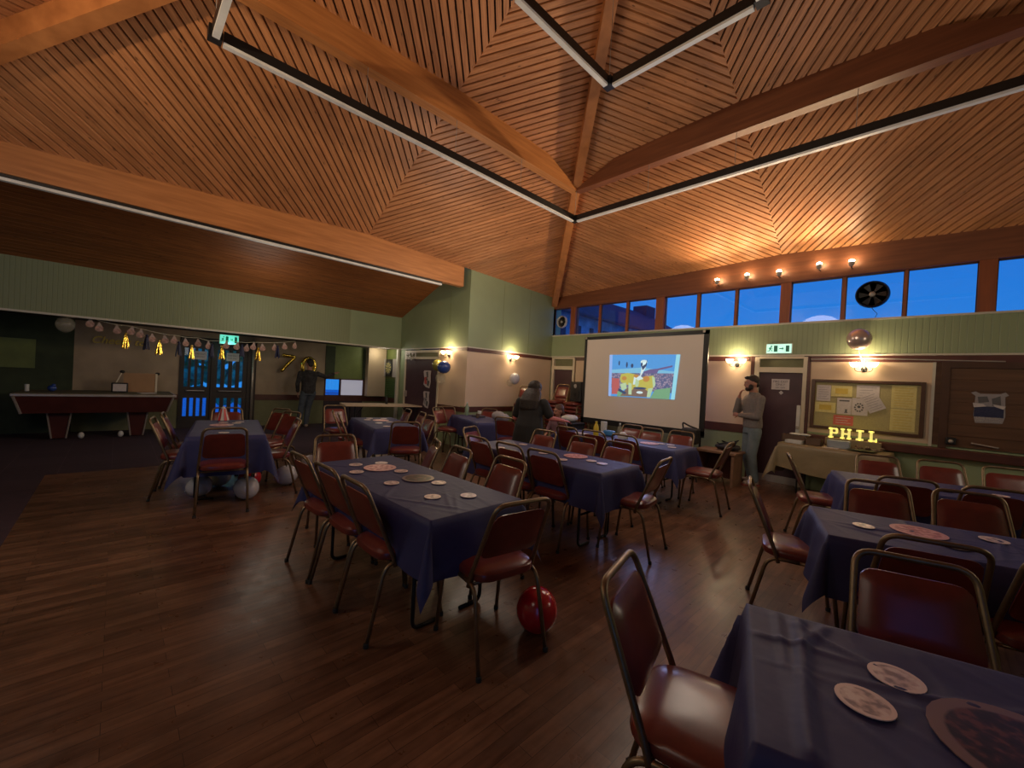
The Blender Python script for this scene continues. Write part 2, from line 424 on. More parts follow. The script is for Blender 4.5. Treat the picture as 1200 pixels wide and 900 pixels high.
def clip(poly, fn):
    out = []
    for i in range(len(poly)):
        a, b_ = poly[i], poly[(i+1) % len(poly)]; fa, fb = fn(a), fn(b_)
        if fa >= 0: out.append(a)
        if (fa >= 0) != (fb >= 0):
            t = fa/(fa-fb); out.append((a[0]+(b_[0]-a[0])*t, a[1]+(b_[1]-a[1])*t))
    return out
def slat_panel(name, tri2, zf, ddir, pitch, gap, thick, mat, kind='structure'):
    """boards clipped to a plan polygon; ddir = plan direction across the boards; a second slot is the dark backing"""
    vs = []; fs = []; mi = []; uvs = []; rn = []
    d = V((ddir[0], ddir[1])).normalized(); al = V((-d.y, d.x))
    us = [d.x*p[0]+d.y*p[1] for p in tri2]
    k0 = math.floor(min(us)/pitch); k1 = math.ceil(max(us)/pitch)
    rng = random.Random(hash(name) % 999 if False else len(name)*31)
    for k in range(k0, k1+1):
        a, b_ = k*pitch, k*pitch+pitch-gap
        poly = clip(tri2, lambda p: d.x*p[0]+d.y*p[1]-a)
        if len(poly) >= 3: poly = clip(poly, lambda p: b_-(d.x*p[0]+d.y*p[1]))
        if len(poly) < 3: continue
        r = rng.random(); off = rng.random()*40; n = len(poly); o = len(vs)
        for zz in (-thick, 0):
            for p in poly:
                vs.append((p[0], p[1], zf(p)+zz)); 
        U = [(al.x*p[0]+al.y*p[1]+off, d.x*p[0]+d.y*p[1]+off) for p in poly]*2
        F = [tuple(range(n))] + [(i, n+i, n+(i+1) % n, (i+1) % n) for i in range(n)]
        for f in F:
            fs.append([o+i for i in f]); mi.append(0); rn.append(r); uvs.append([U[i] for i in f])
    o = len(vs)
    for p in tri2: vs.append((p[0], p[1], zf(p)-.001))
    fs.append([o+i for i in range(len(tri2))]); mi.append(1); rn.append(0); uvs.append([(0, 0)]*len(tri2))
    me = bpy.data.meshes.new(name); me.from_pydata(vs, [], fs)
    me.materials.append(MATS[mat]); me.materials.append(MATS['backing_dark'])
    me.polygons.foreach_set('material_index', mi)
    uvl = me.uv_layers.new(name='UVMap'); uvl.data.foreach_set('uv', [c for uvf in uvs for q in uvf for c in q])
    at = me.attributes.new('rnd', 'FLOAT', 'CORNER'); at.data.foreach_set('value', [r for uvf, r in zip(uvs, rn) for q in uvf])
    o = bpy.data.objects.new(name, me); C.objects.link(o); o['kind'] = kind
    return o

def plane_fn(a, b_, c):
    a, b_, c = V(a), V(b_), V(c); n = (b_-a).cross(c-a)
    return lambda p: a.z - (n.x*(p[0]-a.x)+n.y*(p[1]-a.y))/n.z
A3 = (CX, CY, ZA)
mids = {'w': (X0, CY, ZM), 'n': (CX, Y1, ZM), 'e': (X1, CY, ZM), 's': (CX, Y0, ZM)}
corn = {('w', 'n'): (X0, Y1, ZC), ('n', 'e'): (X1, Y1, ZC), ('e', 's'): (X1, Y0, ZC), ('s', 'w'): (X0, Y0, ZC)}
for (s1, s2), cc in corn.items():
    dd = (cc[0]-CX, cc[1]-CY)
    for s in (s1, s2):
        mm = mids[s]
        slat_panel('ceiling', [cc[:2], mm[:2], A3[:2]], plane_fn(cc, mm, A3), dd, .0825, .021, .032, 'ceiling_pine')
# solid roof deck above the boards keeps the sky out
mb = MB()
for (s1, s2), cc in corn.items():
    for s in (s1, s2):
        P = [V(cc), V(mids[s]), V(A3)]
        mb.prism([p+V((0, 0, .03)) for p in P], (0, 0, .08))
struct(mb.build('ceiling', 'backing_dark'))

# lower left roof over the extension
LY0, LY1 = -4.0, 5.35
zlow = plane_fn((X0-.14, 0, 4.02), (X0-.14, 1, 4.02), (XB, 0, 3.01))
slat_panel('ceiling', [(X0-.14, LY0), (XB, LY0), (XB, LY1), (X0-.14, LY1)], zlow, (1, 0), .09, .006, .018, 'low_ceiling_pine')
mb = MB(); mb.prism([(X0-.14, LY0, 4.06), (XB-.1, LY0, 3.02), (XB-.1, LY1+.2, 3.02), (X0-.14, LY1+.2, 4.06)], (0, 0, .08)); struct(mb.build('ceiling', 'backing_dark'))

# eave beams, ring beams, hip beams
mb = MB(); mb.box(X0-.14, X0, Y0-.1, 5.16, ZBEAM, 3.97); struct(mb.build('trim_1', 'beam_left', bevel=.006))
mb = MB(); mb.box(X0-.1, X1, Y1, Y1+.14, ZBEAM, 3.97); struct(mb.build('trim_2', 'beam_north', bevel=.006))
mb = MB(); mb.box(X1, X1+.14, Y0, Y1, ZBEAM, 3.97); struct(mb.build('trim_3', 'beam_left'))
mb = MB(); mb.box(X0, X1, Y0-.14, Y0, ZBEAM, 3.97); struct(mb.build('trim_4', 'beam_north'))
def zroof(x, y):
    ins = HS-max(abs(x-CX), abs(y-CY)); al = min(abs(x-CX), abs(y-CY))
    e = max(HS-ins, 1e-6); f = 1-al/e     # 1 at the middle line, 0 at the hip
    base = ZC+(ZA-ZC)*ins/HS; mid = ZM+(ZA-ZM)*ins/HS
    return base*(1-f)+mid*f
RI = 2.36; ZR = 4.83
for k, (dx, dy) in enumerate([(-1, 0), (0, 1), (1, 0), (0, -1)]):
    rr = HS-RI; w = .14; L = rr-.10
    mb = MB(); cuts = [-L, -L+.95, 0, L-.95, L]; n = len(cuts)
    ring = []
    for t in cuts:
        endt = abs(abs(t)-L) < 1e-6
        for off in (0, -w):
            px = CX+dx*(rr+off)+abs(dy)*t; py = CY+dy*(rr+off)+abs(dx)*t
            zt = zroof(px, py)+.02
            if endt: zt = ZR+.03
            ring.append([(px, py, ZR), (px, py, zt)])
    vs = [p for g in ring for p in g]; fs = []
    for i in range(n-1):
        a = i*4; b_ = a+4
        fs += [(a, b_, b_+1, a+1), (a+2, a+3, b_+3, b_+2), (a, a+2, b_+2, b_), (a+1, b_+1, b_+3, a+3)]
    fs += [(0, 1, 3, 2), ((n-1)*4, (n-1)*4+2, (n-1)*4+3, (n-1)*4+1)]
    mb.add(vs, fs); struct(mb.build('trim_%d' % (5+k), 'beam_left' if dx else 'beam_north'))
for k, (sx, sy) in enumerate([(-1, 1), (1, 1), (1, -1), (-1, -1)]):
    o = V((sx*sy*-1*.05, .05, 0)); side = V((-sy*.05, sx*.05, 0))
    a = V((CX+sx*(HS-.02), CY+sy*(HS-.02), 0)); c = V((CX+sx*.05, CY+sy*.05, 0))
    d = .27
    mb = MB()
    P = []
    for p, z in ((a, ZC), (c, ZA-.02)):
        P.append((p+side+V((0, 0, z-d)), p-side+V((0, 0, z-d)), p-side+V((0, 0, z+.02)), p+side+V((0, 0, z+.02))))
    mb.hexa([P[0][0], P[0][1], P[1][1], P[1][0], P[0][3], P[0][2], P[1][2], P[1][3]])
    struct(mb.build('trim_%d' % (9+k), 'beam_hip'))

# ------------------------------------------------------------------ floor
mb = MB(); mb.box(-7.72, X1+.1, -.6, Y1+.1, -.05, 0); struct(mb.build('floor', 'strip_floor'))
mb = MB(); mb.box(XW-.1, -7.72, -4.1, 7.6, -.05, 0); mb.box(-7.72, X1+.1, -4.1, -.6, -.05, 0); struct(mb.build('floor', 'plum_carpet'))

# ------------------------------------------------------------------ walls
def wall(name, mat, *boxes, **kw):
    mb = MB()
    for bx in boxes: mb.box(*bx)
    return struct(mb.build(name, mat, **kw))
# hall walls seen and unseen
wall('wall_left', 'green_wall', (X0-.17, X0, 5.349, Y1+.1, 2.17, 3.9))
wall('wall_left', 'cream_wall', (X0-.17, X0-.004, 5.353, Y1+.1, .89, 2.17))
wall('wall_left', 'lower_green', (X0-.17, X0-.004, 5.353, Y1+.1, 0, .89))
wall('trim_20', 'dado_brown', (X0-.02, X0+.012, 5.345, Y1, .775, .885))
wall('trim_21', 'dado_brown', (X0-.02, X0+.012, 5.345, Y1, 2.075, 2.15))
wall('trim_22', 'trim_white', (X0-.02, X0+.014, 5.345, Y1, 2.15, 2.175))
# wall B, faces the hall's south side
wall('wall_inner', 'green_wall', (XB-.02, X0-.17, 5.35, 5.50, 2.17, 4.1))
wall('wall_inner', 'cream_wall', (-7.95, X0-.17, 5.354, 5.50, .87, 2.17))
wall('wall_inner', 'lower_green', (-7.95, X0-.17, 5.354, 5.50, 0, .87))
wall('wall_inner', 'green_wall', (XB-.02, -9.52, 5.354, 5.50, 0, 2.17))
wall('trim_23', 'dado_brown', (-7.95, X0, 5.338, 5.36, .765, .87))
wall('trim_24', 'dado_brown', (-7.95, X0+.012, 5.338, 5.36, 2.09, 2.15))
wall('trim_25', 'trim_white', (XB, X0+.014, 5.336, 5.36, 2.15, 2.175))
# panel seams above the lamps
mb = MB(); mb.box(-7.62, -7.615, 5.345, 5.352, 2.2, 3.4); mb.box(X0-.001, X0+.003, 6.33, 6.335, 2.2, 3.7); mb.box(X0-.001, X0+.003, 7.2, 7.205, 2.2, 3.7); struct(mb.build('trim_26', 'mid_green'))

# north wall under the windows, built round the doors
yb = Y1
wall('wall_north', 'green_groove_x', (-2.95, X1, yb, yb+.2, 2.17, ZSILL))
wall('wall_north', 'green_wall', (X0, -2.95, yb, yb+.2, 2.17, ZSILL))
wall('trim_27', 'trim_white', (X0, X1, yb-.03, yb+.1, ZSILL-.015, ZSILL+.012))
wall('trim_28', 'trim_white', (X0, X1, yb-.018, yb+.01, 2.155, 2.18))
wall('wall_north', 'cream_wall', (-6.13, -2.26, yb, yb+.2, .93, 2.17), (-1.42, .0, yb, yb+.2, .93, 2.17))
wall('wall_north', 'lower_green', (-6.13, -2.26, yb, yb+.2, 0, .93), (-1.42, X1, yb, yb+.2, 0, .93))
wall('trim_29', 'dado_brown', (-6.13, -2.3, yb-.02, yb+.01, 2.07, 2.15)); wall('trim_30', 'dado_brown', (-1.42, X1, yb-.02, yb+.01, 2.06, 2.15))
wall('trim_31', 'dado_brown', (-6.13, -2.24, yb-.022, yb+.01, .78, .93))
wall('trim_32', 'dado_brown', (-1.4, X1, yb-.14, yb+.01, .78, .895), bevel=.01)
wall('trim_33', 'dado_brown', (-2.27, -2.215, yb-.02, yb+.1, 0, 2.15), (-1.445, -1.40, yb-.02, yb+.1, 0, 2.15))
wall('trim_34', 'trim_white', (-.02, .012, yb-.012, yb+.01, .9, 2.06))
wall('wall_north', 'door_black', (-6.93, -6.13, yb+.08, yb+.2, 0, 2.17), (-2.24, -1.42, yb+.08, yb+.2, 0, 2.17))
# conduit along the brown rail
mb = MB(); mb.tube([(-1.4, yb-.025, 2.10), (-.75, yb-.03, 2.115), (.1, yb-.03, 2.085), (.62, yb-.03, 2.07)], .008); mb.tube([(-.74, yb-.03, 2.11), (-.74, yb-.03, 1.95)], .009)
struct(mb.build('trim_35', 'steel_grey'))
# roller hatch right of the noticeboard (brown boarded shutter in a frame)
wall('wall_north', 'shutter_wood', (0, X1, yb-.0, yb+.2, .93, 2.17))
sh = empty('serving_hatch', (1.0, yb, 1.0), 0, 'closed brown boarded serving hatch right of the noticeboard', 'hatch')
mb = MB(); mb.box(-.93, -.85, -.05, -.001, -.1, 1.06); mb.box(-.85, 1.4, -.05, -.001, .98, 1.06); mb.build('frame', 'frame_brown', sh)
mb = MB()
for i in range(7): mb.box(-.85, 1.4, -.03, -.002, -.07+i*.15, -.07+i*.15+.146)
mb.build('panel', 'shutter_wood', sh)
mb = MB(); mb.tube(fillet([(-.62, -.03, 0.0), (-.62, -.07, 0.0), (-.40, -.07, -.03), (-.40, -.03, -.03)], .01), .01); mb.build('handle', 'aluminium', sh)
mb = MB(); mb.box(-.86, -.76, -.09, -.03, -.04, .05); mb.build('socket', 'fitting_black', sh, bevel=.01); mb = MB(); mb.ell((-.81, -.09, 0), (.025, .02, .025)); mb.build('socket_cover', 'aluminium', sh, smooth=True)

# doors on the north wall
def door(name, x0, x1, z1, mat, y):
    d = empty(name, (x0, y, 0), 0, kind='structure')
    w = x1-x0
    mb = MB(); mb.box(-.07, 0, -.02, .09, 0, 2.14); mb.box(w, w+.06, -.02, .09, 0, 2.14); mb.box(0, w, -.02, .09, z1, z1+.09); mb.box(0, w, -.02, .09, 2.11, 2.15); mb.build('frame', 'cream_paint', d)
    mb = MB(); mb.box(.005, w-.005, .03, .07, .12, z1-.004); mb.build('leaf', mat, d)
    mb = MB(); mb.box(0, w, .05, .06, z1+.09, 2.11); mb.build('transom_pane', 'lower_green_dim', d)
    mb = MB(); mb.box(.005, w-.005, .025, .072, .0, .12); mb.build('kick_plate', 'steel_grey', d)
    return d
d = door('door_1', -2.14, -1.50, 1.875, 'door_maroon', yb-.0)
mb = MB(); mb.box(-.055+.64, -.005+.64, -.03, .03, .88, 1.34); mb.build('push_plate', 'white_plastic', d); 
mb = MB(); mb.box(.59, .63, -.06, -.03, .95, 1.0); mb.build('lock', 'aluminium', d, bevel=.008)
d = door('door_2', -6.82, -6.22, 1.84, 'door_maroon', yb-.0)
# door sign
s = empty('door_sign', (-1.815, yb+.02, 1.675), 0, 'white notice lettered FIRE EXIT ONLY on the dark door behind the man in grey', 'sign')
mb = MB(); mb.box(-.13, .13, -.004, .004, -.09, .09); mb.build('board', 'pale_paper', s)
for i, (tx, sz, zz) in enumerate([('FIRE EXIT', .052, .045), ('ONLY', .052, -.005), ('KEEP CLEAR', .026, -.055)]): text_obj('lettering', tx, sz, 'print_dark', (0, -.006, zz), NROT, .001, s)
s = tag(MB().prism([(-.035, 0, 0), (0, 0, -.035), (.035, 0, 0), (0, 0, .035)], (0, .004, 0)).build('diamond_sticker', 'pale_paper'), 'small pale diamond sticker on the dark door under the notice', 'sticker'); s.location = (-1.80, yb+.022, 1.535)

# windows: clerestory
posts = [(-6.39, -6.24), (-4.14, -3.96), (-1.89, -1.74), (.35, .51), (2.62, 2.78)]
mulls = [(-5.58, -5.52), (-4.86, -4.80), (-3.305, -3.25), (-2.615, -2.57), (-1.065, -1.02), (-.36, -.325), (1.17, 1.21), (1.9, 1.94)]
mb = MB()
for a, c in posts: mb.box(a, c, yb+.01, yb+.16, ZSILL, ZBEAM)
struct(mb.build('trim_36', 'post_wood'))
mb = MB()
for a, c in mulls: mb.box(a, c, yb+.05, yb+.11, ZSILL, ZBEAM)
struct(mb.build('trim_37', 'post_wood'))
edges = [X0]+[e for pr in sorted(posts+mulls) for e in pr]+[X1]
k = 0
for i in range(0, len(edges), 2):
    a, c = edges[i], edges[i+1]
    if c-a < .1: continue
    k += 1
    w = empty('window_%d' % k, ((a+c)/2, yb+.08, ZSILL), 0, kind='structure'); h = (c-a)/2; H = ZBEAM-ZSILL
    mb = MB(); t = .012
    mb.box(-h, h, -.015, .015, 0, t*1.6); mb.box(-h, h, -.015, .015, H-t*1.6, H); mb.box(-h, -h+t, -.015, .015, 0, H); mb.box(h-t, h, -.015, .015, 0, H)
    mb.build('window_frame', 'frame_brown', w)
    mb = MB(); mb.box(-h+t, h-t, -.002, .002, t, H-t); mb.build('pane', 'window_glass', w)
# unseen walls
wall('wall_east', 'green_wall', (X1+.05, X1+.2, Y0-.2, Y1+.3, 0, 4.0))
wall('wall_south', 'green_wall', (-7.3, X1+.2, -4.3, -4.1, 0, 4.2)); wall('ceiling', 'soffit', (X0-.2, X1+.2, -4.2, Y0-.14, 3.5, 3.6))
wall('wall_north', 'green_wall', (X0-.2, X0, Y1, Y1+.3, 0, 4.0))

# bulkhead over the extension
mb = MB(); mb.box(XB-.1, XB, -4.1, 4.0, ZBT, 3.03); struct(mb.build('wall_left_bulkhead', 'green_groove_y'))
mb = MB(); mb.box(XB-.1, XB, 4.0, 5.35, ZBT, 3.03); struct(mb.build('wall_left_bulkhead', 'green_wall'))
wall('trim_40', 'trim_white', (XB-.02, XB+.02, -4.1, 5.35, ZBT-.012, ZBT+.02))
wall('trim_41', 'trim_white', (XB-.06, XB+.01, 5.28, 5.345, 0, ZBT))
wall('ceiling', 'soffit', (XW, XB-.1, -4.1, 7.6, 2.25, 2.32))
wall('wall_south', 'dark_green', (XW, X0, -4.2, -4.1, 0, 4.1))
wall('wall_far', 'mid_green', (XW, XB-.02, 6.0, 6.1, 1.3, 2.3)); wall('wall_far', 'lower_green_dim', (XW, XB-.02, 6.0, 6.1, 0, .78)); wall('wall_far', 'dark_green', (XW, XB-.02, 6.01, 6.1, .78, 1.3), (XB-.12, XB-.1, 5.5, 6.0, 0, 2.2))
# back wall with door and window openings
wall('wall_back', 'dark_green', (XW-.1, XW, -4.1, -.62, 0, 2.25))
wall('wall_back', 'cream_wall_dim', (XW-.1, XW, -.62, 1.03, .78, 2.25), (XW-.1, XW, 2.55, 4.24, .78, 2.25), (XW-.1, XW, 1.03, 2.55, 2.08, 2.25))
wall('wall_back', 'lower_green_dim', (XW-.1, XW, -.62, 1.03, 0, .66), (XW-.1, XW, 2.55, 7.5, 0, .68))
wall('trim_42', 'dado_brown', (XW-.1, XW+.02, -.62, 1.03, .66, .78), (XW-.1, XW+.02, 2.55, 4.24, .66, .80), (XW-.1, XW+.03, 4.24, 6.0, .64, .78), (XW, XB-.12, 5.96, 6.02, .66, .78))
wall('wall_back', 'mid_green', (XW-.1, XW, 4.24, 7.5, 1.29, 2.25), (XW-.1, XW, 5.40, 7.5, .78, 1.29))
wall('trim_43', 'dark_green', (XW, XW+.03, 4.24, 4.50, 1.29, 2.2), (XW, XW+.03, 5.33, 5.40, 1.29, 2.2))
wall('trim_44', 'cream_wall', (XW, XW+.22, 5.41, 5.97, .80, 2.25))
wall('trim_45', 'purple_panel', (XW, XW+.03, 4.24, 5.35, .0, .64))
mb = MB()
for i in range(11): mb.box(XW+.01, XB-.12, 5.975, 6.02, .79+i*.052, .79+i*.052+.036)
struct(mb.build('trim_46', 'tile_green'))
# window in the back wall: clear third, frosted rest
w = empty('window_20', (XW, 4.24, .78), 0, kind='structure')
mb = MB(); mb.box(-.06, .03, 0, 1.16, 0, .03); mb.box(-.06, .03, 0, 1.16, .48, .51); mb.box(-.06, .03, 0, .03, 0, .51); mb.box(-.06, .03, 1.12, 1.16, 0, .51); mb.box(-.06, .03, .43, .46, 0, .51); mb.box(-.05, 0, .03, .43, .07, .085); mb.build('window_frame', 'dado_brown', w)
mb = MB(); mb.box(-.03, -.025, .03, .43, .03, .48); mb.build('pane', 'window_glass', w)
mb = MB(); mb.box(-.03, -.02, .46, 1.12, .03, .48); mb.build('frosted_pane', 'frosted_glass', w)

# double doors with glazed slots
for leaf, (ya, yc) in enumerate([(1.05, 1.62), (1.66, 2.36)]):
    d = empty('door_%d' % (3+leaf), (XW, ya, 0), 0, kind='structure'); w_ = yc-ya; t = .05
    slots = [(w_*(.12+.215*i), w_*(.12+.215*i)+.072) for i in range(4)]
    mb = MB(); e = [0]+[q for sl in slots for q in sl]+[w_]
    for i in range(0, len(e), 2): mb.box(-t, 0, e[i], e[i+1], 0, 2.05)
    for y0s, y1s in slots:
        for z0, z1 in ((0, .27), (.70, .96), (1.86, 2.05)): mb.box(-t, 0, y0s, y1s, z0, z1)
    mb.build('leaf', 'door_black', d)
    mb = MB()
    for y0s, y1s in slots: mb.box(-t*.6, -t*.5, y0s, y1s, .27, .70); mb.box(-t*.6, -t*.5, y0s, y1s, .96, 1.86)
    mb.build('pane', 'window_glass', d)
    mb = MB(); mb.tube(fillet([(0, .12, .87), (.06, .12, .87), (.06, w_-.12, .87), (0, w_-.12, .87)], .02), .014); mb.build('push_bar', 'aluminium', d)
wall('trim_47', 'door_black', (XW-.08, XW+.02, 1.03, 1.05, 0, 2.1), (XW-.06, XW+.03, 1.62, 1.66, 0, 2.06), (XW-.08, XW+.02, 2.36, 2.55, 0, 2.1), (XW-.08, XW+.02, 1.03, 2.55, 2.05, 2.12))
mb = MB(); mb.tube([(XW+.05, 2.47, 0), (XW+.05, 2.47, 2.2)], .03, 12); struct(mb.build('trim_48', 'aluminium', smooth=True))
for i, (yy, zz) in enumerate([(1.40, 1.70), (2.045, 1.705)]):
    s = empty('door_notice', (XW+.012, yy, zz), 0, ['pale blue-lit FIRE EXIT notice on the left slotted door', 'pale blue-lit FIRE EXIT notice on the right slotted door'][i], 'sign', 'notices on the slotted double doors')
    mb = MB(); mb.box(-.004, .002, -.13, .13, -.1, .1); mb.build('board', 'pale_paper', s)
    text_obj('lettering', 'FIRE EXIT', .05, 'print_dark', (.004, 0, .03), WROT, .001, s); text_obj('lettering', 'KEEP SHUT', .04, 'print_dark', (.004, 0, -.035), WROT, .001, s)

# outside
bld = empty('neighbouring_building', (-11.5, 15.5, -.3), 0, 'low pale building with dark sloping roof outside the left clerestory windows', 'building')
mb = MB(); mb.box(-2.5, 2.5, -5.0, 6.0, 0, 4.3); mb.build('wall', 'brick_night', bld)
mb = MB(); mb.prism([(2.75, -5.3, 4.25), (2.75, 6.3, 4.25), (0, 6.3, 5.85), (0, -5.3, 5.85)], (0, 0, .08)); mb.prism([(-2.75, -5.3, 4.25), (-2.75, 6.3, 4.25), (0, 6.3, 5.85), (0, -5.3, 5.85)], (0, 0, .08)); mb.build('roof', 'roof_night', bld)
mb = MB(); mb.tube([(2.8, -5.3, 4.25), (2.8, 6.4, 4.25)], .07, 6); mb.build('gutter', 'roof_night', bld)
rng = random.Random(4); 
for i in range(12):
    y = -4.6+i*.85; mb = MB(); mb.box(2.5, 2.53, y, y+rng.uniform(.2, .45), 3.0+rng.uniform(0, .5), 3.9); mb.build('window', 'roof_night', bld)
mb = MB(); mb.box(-.4, .4, 5.2, 6.2, 5.4, 6.3); mb.build('chimney', 'roof_night', bld)
mb = MB(); mb.box(-14, 10, 8.6, 30, -.5, -.3); mb.box(-40, -12.3, -10, 20, -.5, -.3); struct(mb.build('floor', 'concrete'))
rng = random.Random(3)
mb = MB()
for i in range(150): mb.ell((rng.uniform(-.5, .5), rng.uniform(-2.2, 2.2), rng.uniform(.7, 2.5)), (.22, .2, .2), nu=8, nv=6)
for i in range(5): mb.tube([(0, -2+i, 0), (0, -2+i, 1.2)], .05, 6)
tag(mb.build('hedge', 'hedge_night', loc=(-15.5, 2.2, -.3)), 'dark hedge outside seen through the slots of the double doors', 'hedge')

# ------------------------------------------------------------------ light fittings
def ring_light(half, z, label, group):
    r = empty('ring_light', (CX, CY, z), 0, label, 'light fitting')
    for k, (dx, dy) in enumerate([(-1, 0), (0, 1), (1, 0), (0, -1)]):
        mb = MB(); mb2 = MB(); L = half-.06
        if dx: mb.box(dx*half-.03, dx*half+.03, -L, L, .01, .10); mb2.box(dx*half-.026, dx*half+.026, -L, L, -.015, .012)
        else: mb.box(-L, L, dy*half-.03, dy*half+.03, .01, .10); mb2.box(-L, L, dy*half-.026, dy*half+.026, -.015, .012)
        h = mb.build('housing', 'fitting_black', r); mb2.build('diffuser', 'tube_white', h)
    for sx in (-1, 1):
        for sy in (-1, 1): mb = MB(); mb.box(sx*half-.05, sx*half+.05, sy*half-.05, sy*half+.05, 0.0, .1); mb.build('corner_joint', 'fitting_black', r)
    q = half; W_ = [(sx*q, sy*q) for sx in (-1, 1) for sy in (-1, 1)]
    if half > 1: W_ += [w for t in (-1.2, 0, 1.2) for s in (-1, 1) for w in ((s*q, t), (t, s*q))]
    for px, py in W_:
        mb = MB(); mb.tube([(px, py, .1), (px, py, zroof(CX+px, CY+py)-z-.01)], .0035, 5); mb.build('hanging_wire', 'steel_grey', r)
    return r
ring_light(HS-2.48, 4.30, 'large square ring of dark track with pale tubes hung under the pine ceiling', None)
ring_light(.75, 4.80, 'small square ring of dark track with pale tubes near the ceiling peak', None)
t = empty('batten_light', (X0-.07, 1.35, 3.36), 0, 'long unlit tube light fixed under the left eave beam', 'light fitting')
mb = MB(); mb.box(-.035, .035, -3.3, 3.3, .012, .045); mb.build('housing', 'fitting_black', t); mb = MB(); mb.box(-.03, .03, -3.3, 3.3, -.02, .014); mb.build('diffuser', 'tube_white', t)

def spot_lamp(x, z, lab):
    s = empty('spotlight', (x, yb-.12, z), 0, lab, 'spotlight', 'lit spotlights on the window wall beam')
    mb = MB(); mb.lathe([(.012, -.05), (.035, -.03), (.045, .02), (.04, .02)], n=14); mb.build('lamp_housing', 'aluminium', s, smooth='auto')
    mb = MB(); mb.ell((0, 0, .03), (.036, .036, .03)); mb.build('bulb', 'bulb_glass', s, smooth=True)
    mb = MB(); mb.tube([(0, .12, -.05), (0, .02, -.06), (0, 0, -.03)], .008); mb.build('bracket', 'fitting_black', s)
SPX = [(-2.89, 3.54), (-2.39, 3.56), (-1.9, 3.55), (-1.35, 3.58), (-.95, 3.56)]
for i, (x, z) in enumerate(SPX):
    spot_lamp(x, z, ['leftmost lit spotlight of the row on the window wall beam', 'second lit spotlight from the left on the window wall beam', 'middle one of the five lit spotlights on the window wall beam', 'fourth lit spotlight from the left on the window wall beam', 'rightmost lit spotlight of the row on the window wall beam'][i])

def sconce(loc, rz, lab):
    s = empty('wall_sconce', loc, rz, lab, 'wall light', 'twin arm wall lights on the cream walls'); s.scale = (.82,)*3
    mb = MB(); mb.lathe([(.05, 0), (.045, .015), (.012, .02), (.01, .05)], (0, -.0, 0), 14, 'y'); 
    for v in range(len(mb.v)): mb.v[v] = (mb.v[v][0], -mb.v[v][1], mb.v[v][2])
    mb.build('back_plate', 'fitting_black', s, smooth='auto')
    for sx in (-1, 1):
        mb = MB(); mb.tube(fillet([(0, -.04, 0), (sx*.05, -.07, -.06), (sx*.12, -.10, -.03), (sx*.13, -.10, .03)], .04), .006); arm = mb.build('arm', 'fitting_black', s, smooth=True)
        mb = MB(); mb.lathe([(.02, 0), (.05, .02), (.07, .06), (.078, .09), (.07, .09)], (sx*.13, -.10, .03), 16); mb.build('lamp_shade', 'lamp_glass', s, smooth=True)
    return s
sconce((-.74, yb-.002, 1.95), 0, 'lit wall light above the noticeboard')
sconce((-2.50, yb-.002, 2.0), 0, 'lit wall light just right of the projection screen')
sconce((X0+.002, 6.63, 1.98), PI/2, 'lit wall light on the wide pink cream wall beside the stacked chairs')
sconce((-7.57, 5.335, 1.98), 0, 'lit wall light above the three balloons by the poster door')

def exit_sign(loc, rz, mat, lab, w=.36, h=.15):
    s = empty('exit_sign', loc, rz, lab, 'exit sign')
    mb = MB(); mb.box(-w/2-.01, w/2+.01, -.035, 0, -h/2-.01, h/2+.01); mb.build('case', 'white_plastic', s)
    mb = MB(); mb.box(-w/2, w/2, -.042, -.036, -h/2, h/2); mb.build('lit_panel', mat, s)
    mb = MB()   # running man, arrow and door
    y = -.0435; d = (0, -.002, 0)
    X = -w*.34
    mb.ell((X+.012, y, h*.26), (.013, .003, .013), nu=8, nv=6)
    for q in ([(-.02, .02), (.012, .022), (.004, -.014), (-.014, -.012)], [(.008, .016), (.034, .004), (.034, -.004), (.006, .006)], [(-.018, .016), (-.036, 0), (-.030, -.004), (-.012, .008)],
              [(.004, -.010), (.026, -.03), (.02, -.05), (.014, -.046), (.016, -.032), (-.008, -.014)], [(-.014, -.010), (-.020, -.034), (-.046, -.034), (-.046, -.044), (-.012, -.044), (0, -.012)]):
        mb.prism([(X+a, y, c) for a, c in q], d)
    mb.box(-w*.20, -w*.05, y-.002, y, -h*.36, h*.34)
    mb.prism([(w*.02, y, -.008), (w*.14, y, -.008), (w*.14, y, -.028), (w*.20, y, 0), (w*.14, y, .028), (w*.14, y, .008), (w*.02, y, .008)], d)
    mb.box(w*.28, w*.42, y-.002, y, -h*.36, h*.34)
    mb.build('pictogram', 'exit_green', s)
exit_sign((-1.855, yb-.002, 2.28), 0, 'exit_face', 'bright green and white running man exit sign above the fire door right of the screen')
exit_sign((XW+.5, 1.87, 2.10), PI/2, 'exit_dim', 'green running man exit sign above the slotted double doors', .36, .2)

